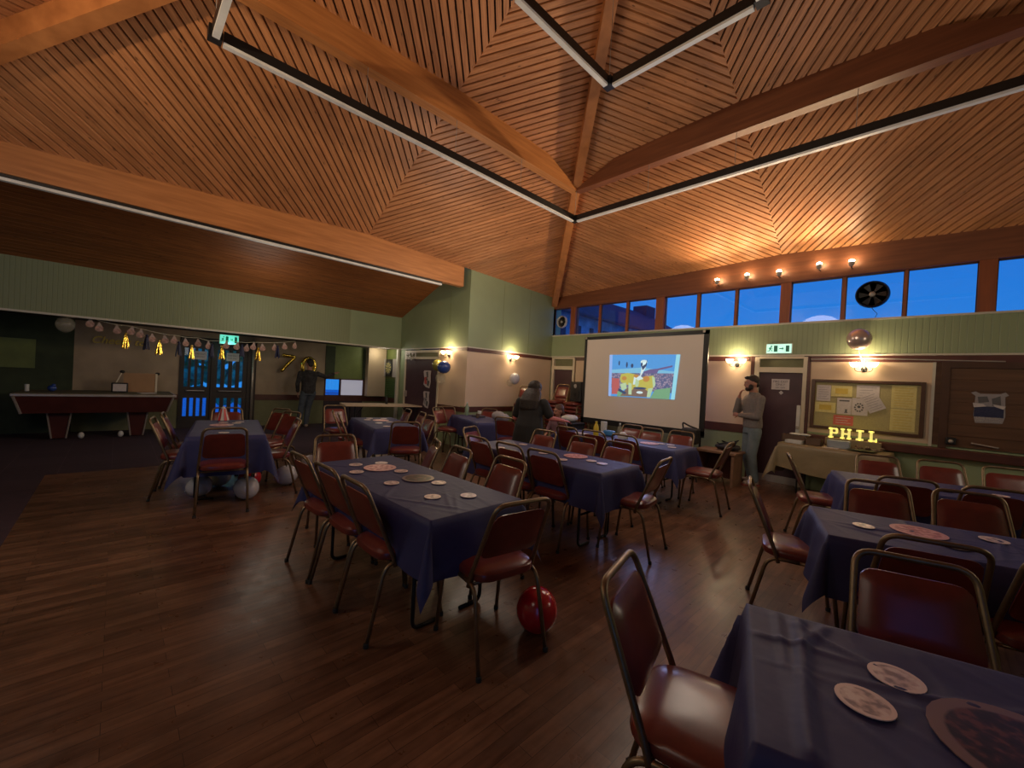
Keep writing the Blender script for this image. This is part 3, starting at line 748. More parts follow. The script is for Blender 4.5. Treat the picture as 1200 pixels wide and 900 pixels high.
def fan(x, z, r, body, lab, cord):
    f = empty('window_fan', (x, yb+.05, z), 0, lab, 'extractor fan')
    mb = MB(); n = 32
    mb.lathe([(r, 0), (r, -.05), (r*.92, -.075), (r*.84, -.05), (r*.84, 0)], (0, 0, 0), n, 'y'); mb.build('housing', body, f, smooth='auto')
    mb = MB(); mb.lathe([(r*.86, .0), (r*.86, .012)], (0, 0, 0), n, 'y'); mb.build('back_grille', 'fitting_black', f)
    for i in range(6):
        a = i*PI/3; mb = MB(); c, s_ = math.cos(a), math.sin(a)
        def P(rr, off, y): return (rr*c-off*s_, y, rr*s_+off*c)
        mb.prism([P(r*.2, -.008, -.01), P(r*.78, -.035*r/.15, -.03), P(r*.78, .03*r/.15, -.012), P(r*.2, .01, -.012)], (0, -.003, 0)); mb.build('blade', 'black_plastic', f)
    mb = MB(); mb.lathe([(r*.2, -.01), (r*.19, -.06), (r*.05, -.075)], (0, 0, 0), 16, 'y'); mb.build('hub', 'steel_grey', f, smooth=True)
    if cord: mb = MB(); mb.tube([(0, -.07, -r), (.03, -.07, -r-.05), (.07, -.07, -r-.1), (.05, -.07, -r-.16)], .004, 5); mb.build('pull_cord', 'fitting_black', f)
fan(-6.66, 3.06, .155, 'white_plastic', 'round white window fan in the leftmost clerestory pane', False)
fan(-.70, 3.08, .20, 'fitting_black', 'round black window fan with a pull cord in the blue window', True)

mb = MB(); f = empty('fluorescent_light', (-9.95, 5.0, 2.20), 0, 'short lit tube light under the soffit by the dartboard', 'light fitting')
mb.box(-.03, .03, -.38, .38, .015, .05); mb.build('housing', 'white_plastic', f); mb = MB(); mb.tube([(0, -.36, 0), (0, .36, 0)], .014); mb.build('tube', 'fluorescent', f)

# dartboard cabinet
d = empty('dartboard_cabinet', (-11.48, 5.93, 1.68), -PI/2, 'lit dartboard with open white cabinet doors on the green wall', 'dartboard')
mb = MB(); mb.box(-.05, 0, -.22, .22, -.26, .26); mb.build('cabinet', 'fitting_black', d)
mb = MB(); mb.box(0, .02, -.46, -.24, -.27, .27); mb.build('cabinet_door', 'pale_paper', d); mb = MB(); mb.box(0, .02, .24, .46, -.27, .27); mb.build('cabinet_door', 'pale_paper', d)
mb = MB(); mb.lathe([(.2, 0), (.2, .035)], (0, 0, 0), 28, 'x'); mb.build('board', 'print_dark', d)
mb = MB()
for i in range(20):
    if i % 2: continue
    a0, a1 = i*PI/10, (i+1)*PI/10
    mb.prism([(.036, .03*math.cos(a0), .03*math.sin(a0)), (.036, .165*math.cos(a0), .165*math.sin(a0)), (.036, .165*math.cos(a1), .165*math.sin(a1)), (.036, .03*math.cos(a1), .03*math.sin(a1))], (.003, 0, 0))
mb.build('segments', 'yellow_paper', d)

# posters door on wall B
d = empty('door_5', (-9.45, 5.35, 0), 0, kind='structure')
mb = MB(); mb.box(-.06, 0, -.02, .02, 0, 2.12); mb.box(1.45, 1.5, -.02, .02, 0, 2.12); mb.box(0, 1.45, -.02, .02, 1.9, 1.96); mb.box(0, 1.45, -.02, .02, 2.06, 2.12); mb.build('frame', 'cream_paint', d)
mb = MB(); mb.box(0, 1.45, .0, .04, 0, 1.9); mb.build('leaf', 'door_maroon', d)
mb = MB(); mb.box(0, 1.45, .0, .03, 1.96, 2.06); mb.build('transom_pane', 'lower_green_dim', d)
mb = MB(); mb.box(.05, .09, -.05, 0, .95, 1.1); mb.build('handle', 'aluminium', d)
mb = MB(); rng = random.Random(5)
for i in range(26):
    x, z = rng.uniform(-.22, .22), rng.uniform(-.10, .08); mb.ell((x, rng.uniform(-.03, 0), z), (.03, .012, .02), nu=6, nv=5)
tag(mb.build('tinsel_garland', 'aluminium', loc=(-9.15, 5.31, 1.98)), 'silvery tinsel garland across the top of the poster door', 'garland')
for i, (x0, x1, z0, z1, lab) in enumerate([(-8.60, -8.27, 1.21, 1.63, 'torn poster with red and pale figures, upper one on the maroon door'), (-8.57, -8.30, .73, 1.13, 'torn black and white poster, lower one on the maroon door')]):
    p = empty('poster', ((x0+x1)/2, 5.345, (z0+z1)/2), 0, lab, 'poster'); w, h = (x1-x0)/2, (z1-z0)/2
    mb = MB(); mb.prism([(-w, 0, h*.85), (-w*.8, 0, h), (w, 0, h), (w*.85, 0, .1), (w, 0, -h*.3), (w*.7, 0, -h), (-w*.2, 0, -h*.9), (-w*.9, 0, -h*.6), (-w*.7, 0, 0)], (0, -.003, 0)); mb.build('sheet', 'pale_paper', p)
    mb = MB(); mb.prism([(-w*.3, -.004, h*.8), (w*.2, -.004, h*.9), (w*.3, -.004, h*.3), (0, -.004, h*.1)], (0, -.002, 0)); mb.prism([(w*.1, -.004, -h*.1), (w*.7, -.004, -h*.2), (w*.5, -.004, -h*.8), (w*.1, -.004, -h*.7)], (0, -.002, 0)); mb.ell((0, -.005, 0), (w*.25, .003, h*.12)); mb.build('dark_figures', 'print_dark', p)
    mb = MB(); mb.prism([(-w*.7, -.004, h*.2), (-w*.1, -.004, h*.3), (0, -.004, -h*.6), (-w*.6, -.004, -h*.5)], (0, -.002, 0)); mb.build('coloured_figure', 'print_red' if i == 0 else 'print_grey', p)

# noticeboard and its papers
nb = empty('noticeboard', (-.72, yb-.002, 1.39), 0, 'large brown framed noticeboard of olive cork on the cream wall', 'noticeboard')
mb = MB(); mb.box(-.61, .61, -.02, 0, -.36, .36); mb.build('board', 'cork', nb)
mb = MB(); mb.box(-.65, -.60, -.045, 0, -.39, .39); mb.box(.60, .65, -.045, 0, -.39, .39); mb.box(-.6, .6, -.045, 0, .345, .39); mb.box(-.6, .6, -.045, 0, -.39, -.345); mb.build('frame', 'frame_brown', nb, bevel=.005)
def paper(x0, x1, z0, z1, mat, lab, rot=0, kind='lines', y=-.027):
    p = empty('notice', ((x0+x1)/2, yb+y, (z0+z1)/2), 0, lab, 'notice'); p.rotation_euler = (0, rot, 0)
    w, h = (x1-x0)/2, (z1-z0)/2
    mb = MB(); mb.box(-w, w, -.001, .001, -h, h); mb.build('sheet', mat, p)
    mb = MB(); ink = {'pale_paper': 'print_grey', 'yellow_paper': 'gold_print', 'red_paper': 'pale_paper'}[mat]
    if kind == 'lines':
        n = max(3, int(h*2/.035))
        for i in range(1, n): zz = h-i*2*h/n; mb.box(-w*.75, w*(.75-.3*(i % 3 == 2)), -.0025, -.001, zz-.004, zz+.003)
    elif kind == 'figure':
        mb.box(-w*.7, w*.7, -.0025, -.001, h*.6, h*.75); mb.ell((w*.3, -.002, -h*.45), (w*.18, .001, h*.1), nu=8, nv=6); mb.prism([(w*.05, -.001, -h*.8), (w*.55, -.001, -h*.8), (w*.3, -.001, -h*.4)], (0, -.0015, 0)); ink = 'print_dark'
    elif kind == 'wreath':
        for i in range(10): a = i*PI/5; mb.ell((w*.5*math.cos(a)-.01, -.002, h*.45*math.sin(a)-.01), (.012, .001, .012), nu=6, nv=5)
        mb.ell((-.01, -.002, 0), (.02, .001, .02), nu=8, nv=6); ink = 'print_dark'
    elif kind == 'block': mb.box(-w*.6, w*.6, -.0025, -.001, -h*.5, h*.5)
    mb.build('print', ink, p)
paper(-1.30, -1.12, 1.44, 1.69, 'pale_paper', 'pale typed sheet, top left on the noticeboard')
paper(-1.115, -.86, 1.52, 1.69, 'yellow_paper', 'yellow landscape notice beside the pale typed sheet on the noticeboard', kind='block')
paper(-1.31, -1.05, 1.26, 1.42, 'yellow_paper', 'yellow landscape notice at the left edge of the noticeboard, under the typed sheet', kind='block')
paper(-1.035, -.86, 1.25, 1.50, 'pale_paper', 'white notice with a small dark figure above the red notice', kind='figure')
paper(-.855, -.67, 1.25, 1.51, 'pale_paper', 'glossy white notice with a dark round wreath', kind='wreath')
paper(-.81, -.55, 1.52, 1.71, 'pale_paper', 'pale sheet pinned behind the tilted sheet on the noticeboard')
paper(-.72, -.52, 1.32, 1.60, 'pale_paper', 'tilted pale typed sheet hanging askew on the noticeboard', rot=math.radians(-28), y=-.032)
paper(-1.07, -.83, 1.08, 1.23, 'red_paper', 'red notice low on the noticeboard')
paper(-.42, -.16, 1.07, 1.385, 'yellow_paper', 'lower tall yellow sheet on the right side of the noticeboard')
paper(-.42, -.16, 1.395, 1.72, 'yellow_paper', 'upper tall yellow sheet on the right side of the noticeboard')
# poster on the hatch
p = empty('poster', (.505, yb-.035, 1.47), 0, 'torn dark poster with pale lettering on the brown hatch', 'poster')
mb = MB(); mb.prism([(-.16, 0, .19), (-.12, 0, .21), (-.08, 0, .18), (.09, 0, .185), (.13, 0, .21), (.16, 0, .17), (.13, 0, .15), (.14, 0, -.10), (.12, 0, -.19), (-.11, 0, -.20), (-.13, 0, -.1), (-.12, 0, .15)], (0, -.002, 0)); mb.build('sheet', 'print_grey', p)
mb = MB(); mb.box(-.125, .125, -.004, -.002, -.12, .02); mb.build('dark_band', 'navy_tassel', p)
mb = MB(); mb.prism([(-.1, -.003, .14), (-.02, -.003, .15), (.0, -.003, .08), (-.09, -.003, .06)], (0, -.002, 0)); mb.prism([(.02, -.003, .12), (.09, -.003, .16), (.1, -.003, .04), (.03, -.003, .03)], (0, -.002, 0)); mb.build('dark_figures', 'print_dark', p)
text_obj('lettering', 'LIVE MUSIC', .042, 'pale_paper', (0, -.006, -.135), NROT, .001, p); text_obj('lettering', 'EVERY SATURDAY', .028, 'pale_paper', (0, -.006, -.17), NROT, .001, p); 
mb = MB(); mb.prism([(-.14, -.005, .06), (-.05, -.005, .05), (-.02, -.005, .02), (-.13, -.005, .0)], (0, -.001, 0)); mb.prism([(.03, -.005, .05), (.14, -.005, .03), (.12, -.005, -.01), (.05, -.005, .02)], (0, -.001, 0)); mb.build('pale_banner', 'pale_paper', p)

# ------------------------------------------------------------------ projection screen
SY = 7.25
s = empty('projection_screen', (-3.97, SY, 0), 0, 'large freestanding projection screen with black border', 'projection screen')
xl, xr = -1.30, 1.27
mb = MB(); mb.prism([(xl+.05, 0, .80), (xr-.08, 0, .80), (xr-.06, 0, 2.485), (xl+.05, 0, 2.46)], (0, .01, 0)); mb.build('fabric', 'screen_fabric', s)
mb = MB(); mb.box(xl, xl+.055, -.012, .02, .68, 2.51); mb.box(xr-.085, xr, -.012, .02, .72, 2.54); mb.prism([(xl, -.012, 2.455), (xr, -.012, 2.475), (xr, -.012, 2.545), (xl, -.012, 2.515)], (0, .032, 0)); mb.box(xl, xr, -.012, .02, .69, .80); mb.build('border', 'fitting_black', s)
for sx in (-1.25, 1.2):
    mb = MB(); mb.tube([(sx, .03, 1.2), (sx, .03, .03)], .018); mb.tube([(sx, -.3, .02), (sx, .35, .02)], .018); mb.build('leg', 'black_steel', s)
mb = MB(); mb.box(xr-.1, xr-.06, -.03, 0, 2.50, 2.54); mb.box(xl+.02, xl+.06, -.03, 0, 2.47, 2.51); mb.build('corner_clip', 'aluminium', s)
# projected picture: corners measured on the screen
pic = empty('projected_picture', (0, 0, 0), 0, 'bright projected picture of a rider on a yellow bull before a crowd', 'projection')
y0 = SY-.004
cor = [(-4.59, 1.30), (-3.21, 1.31), (-3.15, 2.13), (-4.61, 2.13)]
cor = [(-4.62, 1.29), (-3.24, 1.31), (-3.18, 2.125), (-4.64, 2.13)]
def pp(u, v):
    a = V(cor[0])*(1-u)+V(cor[1])*u; c = V(cor[3])*(1-u)+V(cor[2])*u; q = a*(1-v)+c*v; return q
layer = [0]
def shape(mat, polys, nm):
    layer[0] += 1
    for poly in polys:
        mb = MB(); mb.add([(pp(u, v).x, y0-.0008*layer[0], pp(u, v).y) for u, v in poly], [tuple(range(len(poly)))]); mb.build(nm, mat, pic)
def el(cu, cv, ru, rv, n=12): return [(cu+ru*math.cos(2*PI*i/n), cv+rv*math.sin(2*PI*i/n)) for i in range(n)]
shape('pic_sky', [[(0, 0), (1, 0), (1, 1), (0, 1)]], 'sky')
shape('pic_sky_pale', [[(.04, .5), (.95, .5), (.95, .62), (.5, .70), (.04, .64)]], 'haze')
shape('pic_edge_blue', [[(0, .0), (.045, .0), (.045, 1), (0, 1)]], 'left_strip')
shape('pic_edge_cyan', [[(.95, 0), (1, 0), (1, 1), (.95, 1)]], 'right_strip')
shape('pic_roof', [[(.52, .60), (.62, .66), (.72, .68), (.92, .76), (.92, .72), (.74, .64), (.72, .56), (.54, .56)]], 'stand_roof')
shape('pic_crowd', [[(.045, .56), (.95, .58), (.95, .14), (.045, .2)]], 'crowd')
shape('pic_board', [[(.05, .44), (.17, .43), (.18, .06), (.055, .05)]], 'red_hoarding')
shape('pic_grass', [[(.66, .0), (.93, .0), (.93, .26), (.72, .2)], [(.15, .0), (.34, .02), (.28, .14), (.15, .12)]], 'grass')
shape('pic_earth', [[(.20, .02), (.62, .02), (.70, .22), (.30, .22)]], 'earth')
shape('pic_bull', [[(.18, .44), (.20, .54), (.30, .57), (.42, .54), (.48, .46), (.58, .50), (.68, .52), (.70, .44), (.69, .22), (.62, .16), (.55, .22), (.42, .24), (.38, .16), (.36, .26), (.28, .30), (.20, .34)]], 'bull_body')
shape('pic_bull_pale', [[(.32, .34), (.37, .32), (.38, .06), (.33, .06)], [(.62, .22), (.69, .24), (.66, .02), (.61, .02)], el(.45, .34, .03, .10), [(.19, .30), (.28, .34), (.3, .2), (.22, .14)], [(.66, .50), (.70, .48), (.72, .30), (.69, .24)]], 'bull_leg')
shape('pic_bull_orange', [el(.58, .44, .05, .07), el(.25, .44, .04, .05), el(.43, .5, .04, .04)], 'bull_patch')
shape('pic_white', [[(.49, .80), (.58, .84), (.56, .70), (.50, .50), (.54, .44), (.47, .40), (.42, .44), (.49, .52), (.50, .68)], el(.53, .83, .05, .05), [(.40, .48), (.43, .46), (.42, .30), (.39, .30)], el(.5, .12, .05, .03)], 'rider')
shape('pic_dark', [[(.555, .78), (.58, .90), (.57, .74), (.52, .64), (.50, .72)], el(.50, .77, .014, .05), el(.16, .80, .012, .06), el(.28, .76, .014, .07), el(.36, .74, .02, .05), el(.50, .22, .1, .025), [(.17, .2), (.30, .1), (.27, .06), (.16, .14)]], 'dark_mark')

# ------------------------------------------------------------------ chairs
def make_chair():
    root = empty('banquet_chair')
    def leg(sx, front):
        mb = MB()
        if front: pts = [(sx*.205, .0, .425), (sx*.205, .165, .425), (sx*.215, .215, 0)]
        else: pts = [(sx*.205, .0, .425), (sx*.205, -.175, .425), (sx*.218, -.275, 0)]
        mb.tube(fillet(pts, .075, 6), .0118, 8)
        o = mb.build('leg', 'bronze', root, smooth=True)
        mb = MB(); e = pts[-1]; mb.lathe([(.015, 0), (.015, .022), (.012, .026)], (e[0], e[1], 0), 8); mb.build('foot_glide', 'rubber', o, smooth='auto')
    for sx in (-1, 1): leg(sx, True); leg(sx, False)
    mb = MB(); mb.tube(fillet([(-.208, -.115, .40), (-.207, -.135, .47), (-.178, -.30, .872), (.178, -.30, .872), (.207, -.135, .47), (.208, -.115, .40)], .065, 6), .0125, 8)
    mb.build('back_frame', 'bronze', root, smooth=True)
    mb = MB(); mb.tube([(-.2, -.12, .41), (.2, -.12, .41)], .009, 6); mb.tube([(-.2, .12, .418), (.2, .12, .418)], .009, 6); mb.build('stretcher', 'bronze', root, smooth=True)
    # backrest pad
    mb = MB(); n = 13; m_ = 11
    def yb_(z): return -.135-(.165)*(z-.47)/.402
    grid = []
    for side in (1, -1):
        for j in range(m_):
            for i in range(n):
                u = -1+2*i/(n-1); w = -1+2*j/(m_-1)
                z = .685+w*.128; hw = (.207-.029*(z-.47)/.402)-.018
                k = 1-max(0, (abs(u)**6+abs(w)**6)-.0)**1.0*.0
                # rounded corners
                uu, ww = u, w
                if abs(u) > .7 and abs(w) > .7:
                    a = (abs(u)-.7)/.3; c = (abs(w)-.7)/.3; L = max(a, c); q = math.hypot(a, c)
                    if q > 0: a, c = a*L/q, c*L/q
                    uu = math.copysign(.7+.3*a, u); ww = math.copysign(.7+.3*c, w)
                edge = max(abs(u), abs(w)); th = .020*(1-edge**6)+.004 if side > 0 else .008*(1-edge**6)+.004
                zz = .685+ww*.128
                grid.append((uu*hw, yb_(zz)+side*th, zz))
    fs = []
    for sd in (0, 1):
        for j in range(m_-1):
            for i in range(n-1):
                a = sd*n*m_+j*n+i; fs.append((a, a+1, a+n+1, a+n))
    per = [i for i in range(n)]+[j*n+n-1 for j in range(1, m_)]+[(m_-1)*n+i for i in range(n-2, -1, -1)]+[j*n for j in range(m_-2, 0, -1)]
    for i in range(len(per)): a, c = per[i], per[(i+1) % len(per)]; fs.append((a, c, c+n*m_, a+n*m_))
    mb.add(grid, fs); mb.build('backrest', 'vinyl', root, smooth='auto')
    # seat
    mb = MB(); prof = [(.93, .428), (1.0, .438), (1.02, .455), (1.0, .474), (.90, .490), (.6, .500), (.2, .503)]
    vs = []; fs = []; K = 32
    for sc, z in prof:
        for k in range(K):
            a = 2*PI*k/K; c, s_ = math.cos(a), math.sin(a); e = .45
            x = math.copysign(abs(c)**e, c)*.205*sc; y = math.copysign(abs(s_)**e, s_)*.225*sc+.022
            if y < 0: x *= 1+.12*y
            vs.append((x, y, z))
    for j in range(len(prof)-1):
        for k in range(K): fs.append((j*K+k, j*K+(k+1) % K, (j+1)*K+(k+1) % K, (j+1)*K+k))
    fs.append(tuple(range(K))[::-1]); fs.append(tuple((len(prof)-1)*K+k for k in range(K)))
    mb.add(vs, fs); mb.build('seat', 'vinyl', root, smooth='auto')
    return root
proto = make_chair(); used = [False]
def place(topx, topy, deg, label, group, z=0, origin=False, tilt=0):
    a = math.radians(deg); f = (math.cos(a), math.sin(a))
    o = copy_tree(proto) if used[0] else proto
    used[0] = True
    if origin: o.location = (topx, topy, z)
    else: o.location = (topx+.30*f[0], topy+.30*f[1], z)
    o.rotation_euler = (0, 0, a-PI/2)
    tag(o, label, 'chair', group); return o
G1 = 'burgundy chairs round the large navy table in the centre'
for i, (x, y, d_, l) in enumerate([
    (-2.31, 1.00, 90, 'burgundy chair on the near long side of the centre table, nearest its right corner'),
    (-2.76, 1.00, 91, 'burgundy chair, middle of the three along the near side of the centre table'),
    (-3.22, .98, 92, 'burgundy chair, furthest left of the three along the near side of the centre table'),
    (-1.45, 1.55, 172, 'burgundy chair at the right end of the centre table, over the red balloon'),
    (-2.33, 2.30, 268, 'burgundy chair on the far side of the centre table, the one nearest its right end'),
    (-2.90, 2.24, 262, 'burgundy chair with a pale glare strip, middle of the far side of the centre table'),
    (-3.35, 2.28, 245, 'burgundy chair, leftmost on the far side of the centre table'),
    (-4.05, 1.56, 350, 'burgundy chair facing us at the far left end of the centre table')]): place(x, y, d_, l, G1)
G2 = 'burgundy chairs round the second navy table behind the centre one'
for x, y, d_, l in [(-3.38, 2.80, 88, 'burgundy chair on the near side of the second table, left of its row of three'),
    (-2.90, 2.80, 90, 'burgundy chair in the middle of the near side of the second table'),
    (-2.46, 2.81, 92, 'burgundy chair on the near side of the second table, nearest its right corner'),
    (-4.12, 3.28, 22, 'burgundy chair with a violet sheen at the left end of the second table'),
    (-3.47, 4.02, 272, 'burgundy chair between the second table and the person in the black dress'),
    (-2.85, 4.01, 270, 'burgundy chair in the middle of the far side of the second table'),
    (-2.40, 4.05, 268, 'burgundy chair on the far side of the second table, nearest its right end'),
    (-1.62, 3.53, 188, 'burgundy chair turned sideways at the right end of the second table, on open floor')]: place(x, y, d_, l, G2)
G3 = 'burgundy chairs round the navy table below the projection screen'
for x, y, d_, l in [(-3.64, 4.66, 90, 'burgundy chair, leftmost on the near side of the table below the screen'),
    (-3.20, 4.68, 90, 'burgundy chair, middle of the near side of the table below the screen'),
    (-2.74, 4.70, 88, 'burgundy chair, rightmost of three along the near side of the table below the screen'),
    (-4.36, 5.42, 60, 'burgundy chair beside the person in mauve, left end of the screen table'),
    (-3.40, 6.12, 270, 'burgundy chair, leftmost of the far side of the table below the screen'),
    (-3.0, 6.0, 268, 'burgundy chair, middle of the far side of the table below the screen'),
    (-2.58, 6.10, 270, 'burgundy chair, furthest right on the far side of the table below the screen'),
    (-1.70, 5.46, 186, 'burgundy chair turned sideways between the screen table and the person in grey jumper')]: place(x, y, d_, l, G3)
G4 = 'burgundy chairs round the navy table before the bare trestle'
for x, y, d_, l in [(-4.84, 2.78, 150, 'burgundy chair with its back to us, right end of the table before the trestle'),
    (-6.67, 3.87, 258, 'burgundy chair, leftmost on the far side of the table before the trestle'),
    (-6.05, 3.79, 255, 'burgundy chair, middle of the far side of the table before the trestle'),
    (-5.50, 3.60, 262, 'burgundy chair, rightmost on the far side of the table before the trestle'),
    (-7.60, 2.88, 358, 'burgundy chair with white glare at the left end of the table before the trestle'),
    (-6.55, 2.46, 70, 'burgundy chair on the near side of the table before the trestle, left one of two'),
    (-6.05, 2.36, 72, 'burgundy chair on the near side of the table before the trestle, right one of two')]: place(x, y, d_, l, G4)
G5 = 'burgundy chairs round the table by the cream wall'
for x, y, d_, l in [(-4.98, 4.70, 112, 'burgundy chair with its back to us, just left of the person in the black dress'),
    (-6.52, 5.72, 290, 'burgundy chair between the table with the green bottle and the cream wall'),
    (-7.18, 5.06, 345, 'burgundy chair nearest the wall corner, left of the table with the green bottle'),
    (-7.00, 4.72, 20, 'burgundy chair seen side on, left of the table with the green bottle')]: place(x, y, d_, l, G5)
G6 = 'burgundy chairs round the navy table before the double doors'
for x, y, d_, l in [(-4.88, .80, 172, 'burgundy chair with its back to us in front of the table before the double doors'),
    (-7.25, 1.20, 352, 'burgundy chair behind the striped box at the table before the double doors'),
    (-6.55, .42, 82, 'further of two burgundy chairs left of the table before the double doors'),
    (-6.0, .30, 80, 'nearer of two burgundy chairs left of the table before the double doors'),
    (-6.95, 1.86, 298, 'furthest of three burgundy chairs right of the table before the double doors'),
    (-6.45, 1.86, 292, 'middle of three burgundy chairs right of the table before the double doors'),
    (-5.50, 1.66, 262, 'nearest of three burgundy chairs right of the table before the double doors, seen edge on')]: place(x, y, d_, l, G6)
G9 = 'burgundy chairs round the far right navy table'
R_ = 17
for x, y, d_, l in [(-.41, 6.18, 270+R_, 'burgundy chair between the far right table and the buffet table'),
    (.08, 6.40, 270+R_, 'burgundy chair between the far right table and the green wall, middle of three'),
    (.56, 6.56, 270+R_, 'burgundy chair at the picture edge on the far side of the far right table'),
    (-.11, 4.64, 90+R_, 'dark backed burgundy chair on the near side of the far right table, left one'),
    (.37, 4.80, 90+R_, 'dark backed burgundy chair on the near side of the far right table, right one'),
    (-1.03, 5.12, R_, 'burgundy chair seen side on at the left end of the far right table')]: place(x, y, d_, l, G9)
G8 = 'burgundy chairs round the middle right navy table'
for x, y, d_, l in [(-.27, 4.18, 270+R_, 'burgundy chair facing us on the far side of the middle right table, left one'),
    (.20, 4.38, 270+R_, 'burgundy chair facing us on the far side of the middle right table, right one'),
    (-.89, 3.30, R_-2, 'edge on burgundy chair with pale blue lit seat, left of the middle right table'),
    (.04, 2.68, 90+R_, 'shadowed burgundy chair, left one on the near side of the middle right table'),
    (.48, 2.82, 90+R_, 'shadowed burgundy chair at the picture edge on the near side of the middle right table')]: place(x, y, d_, l, G8)
G7 = 'burgundy chairs round the nearest right navy table'
for x, y, d_, l in [(-.03, 2.30, 270+R_, 'large near burgundy chair facing us across the nearest table'),
    (.45, 2.46, 270+R_, 'dark burgundy chair facing us across the nearest table, at the picture edge'),
    (-.745, 1.29, 14, 'near burgundy chair seen side on at the left end of the nearest table')]: place(x, y, d_, l, G7)
# stacks of chairs by the corner
def stack(x, y, deg, n, grp, lab):
    for i in range(n):
        f = V((math.cos(math.radians(deg)), math.sin(math.radians(deg))))
        place(x+f.x*.012*i, y+f.y*.012*i, deg, lab[0] if i == n-1 else (lab[1] if i == 0 else lab[2]), grp, z=.085*i, origin=True)
stack(-6.12, 7.45, 270, 8, 'stacked chairs in the left stack beside the speaker', ['top burgundy chair of the stack between the dark door and the speaker', 'bottom burgundy chair of the stack between the dark door and the speaker', 'burgundy chair within the stack between the dark door and the speaker'])
stack(-5.55, 7.50, 262, 8, 'stacked chairs under the speaker', ['top burgundy chair of the stack carrying the black speaker', 'bottom burgundy chair of the stack carrying the black speaker', 'burgundy chair within the stack carrying the black speaker'])
stack(-6.50, 6.75, 300, 7, 'stacked chairs behind the woman in black', ['top burgundy chair of the stack by the wall behind the woman in black', 'bottom burgundy chair of the stack by the wall behind the woman in black', 'burgundy chair within the stack by the wall behind the woman in black'])

sp = empty('loudspeaker', (-5.45, 7.40, 1.11), math.radians(-10), 'black loudspeaker on top of the stacked chairs left of the screen', 'speaker')
mb = MB(); mb.box(-.17, .17, -.14, .14, 0, .44); mb.build('cabinet', 'black_plastic', sp, bevel=.015)
mb = MB(); mb.lathe([(.12, 0), (.11, .01), (.04, .0)], (0, -.150, .15), 20, 'y'); mb.build('woofer', 'fitting_black', sp, smooth='auto')
mb = MB(); mb.lathe([(.045, 0), (.04, .008)], (0, -.150, .34), 16, 'y'); mb.build('tweeter', 'steel_grey', sp)

# ------------------------------------------------------------------ tables and cloths
def folding_table(cx, cy, L, W, ang, h, label, top='table_top'):
    t = empty('folding_table', (cx, cy, 0), ang, label, 'table', 'folding tables')
    mb = MB(); mb.box(-L/2, L/2, -W/2, W/2, h-.03, h); mb.build('tabletop', top, t, bevel=.006)
    for sx in (-1, 1):
        x = sx*(L/2-.25)
        mb = MB(); mb.tube(fillet([(x, -W/2+.08, h-.03), (x, -W/2+.08, .012), (x-sx*.0, -W/2+.25, .012)], .05), .0125)
        mb.tube(fillet([(x, W/2-.08, h-.03), (x, W/2-.08, .012), (x, W/2-.25, .012)], .05), .0125)
        mb.tube([(x, -W/2+.08, .30), (x, W/2-.08, .30)], .01); mb.build('leg', 'black_steel', t, smooth=True)
        mb = MB(); mb.tube([(x, 0, .30), (x-sx*.3, 0, h-.03)], .008); mb.build('brace', 'black_steel', t, smooth=True)
    return t
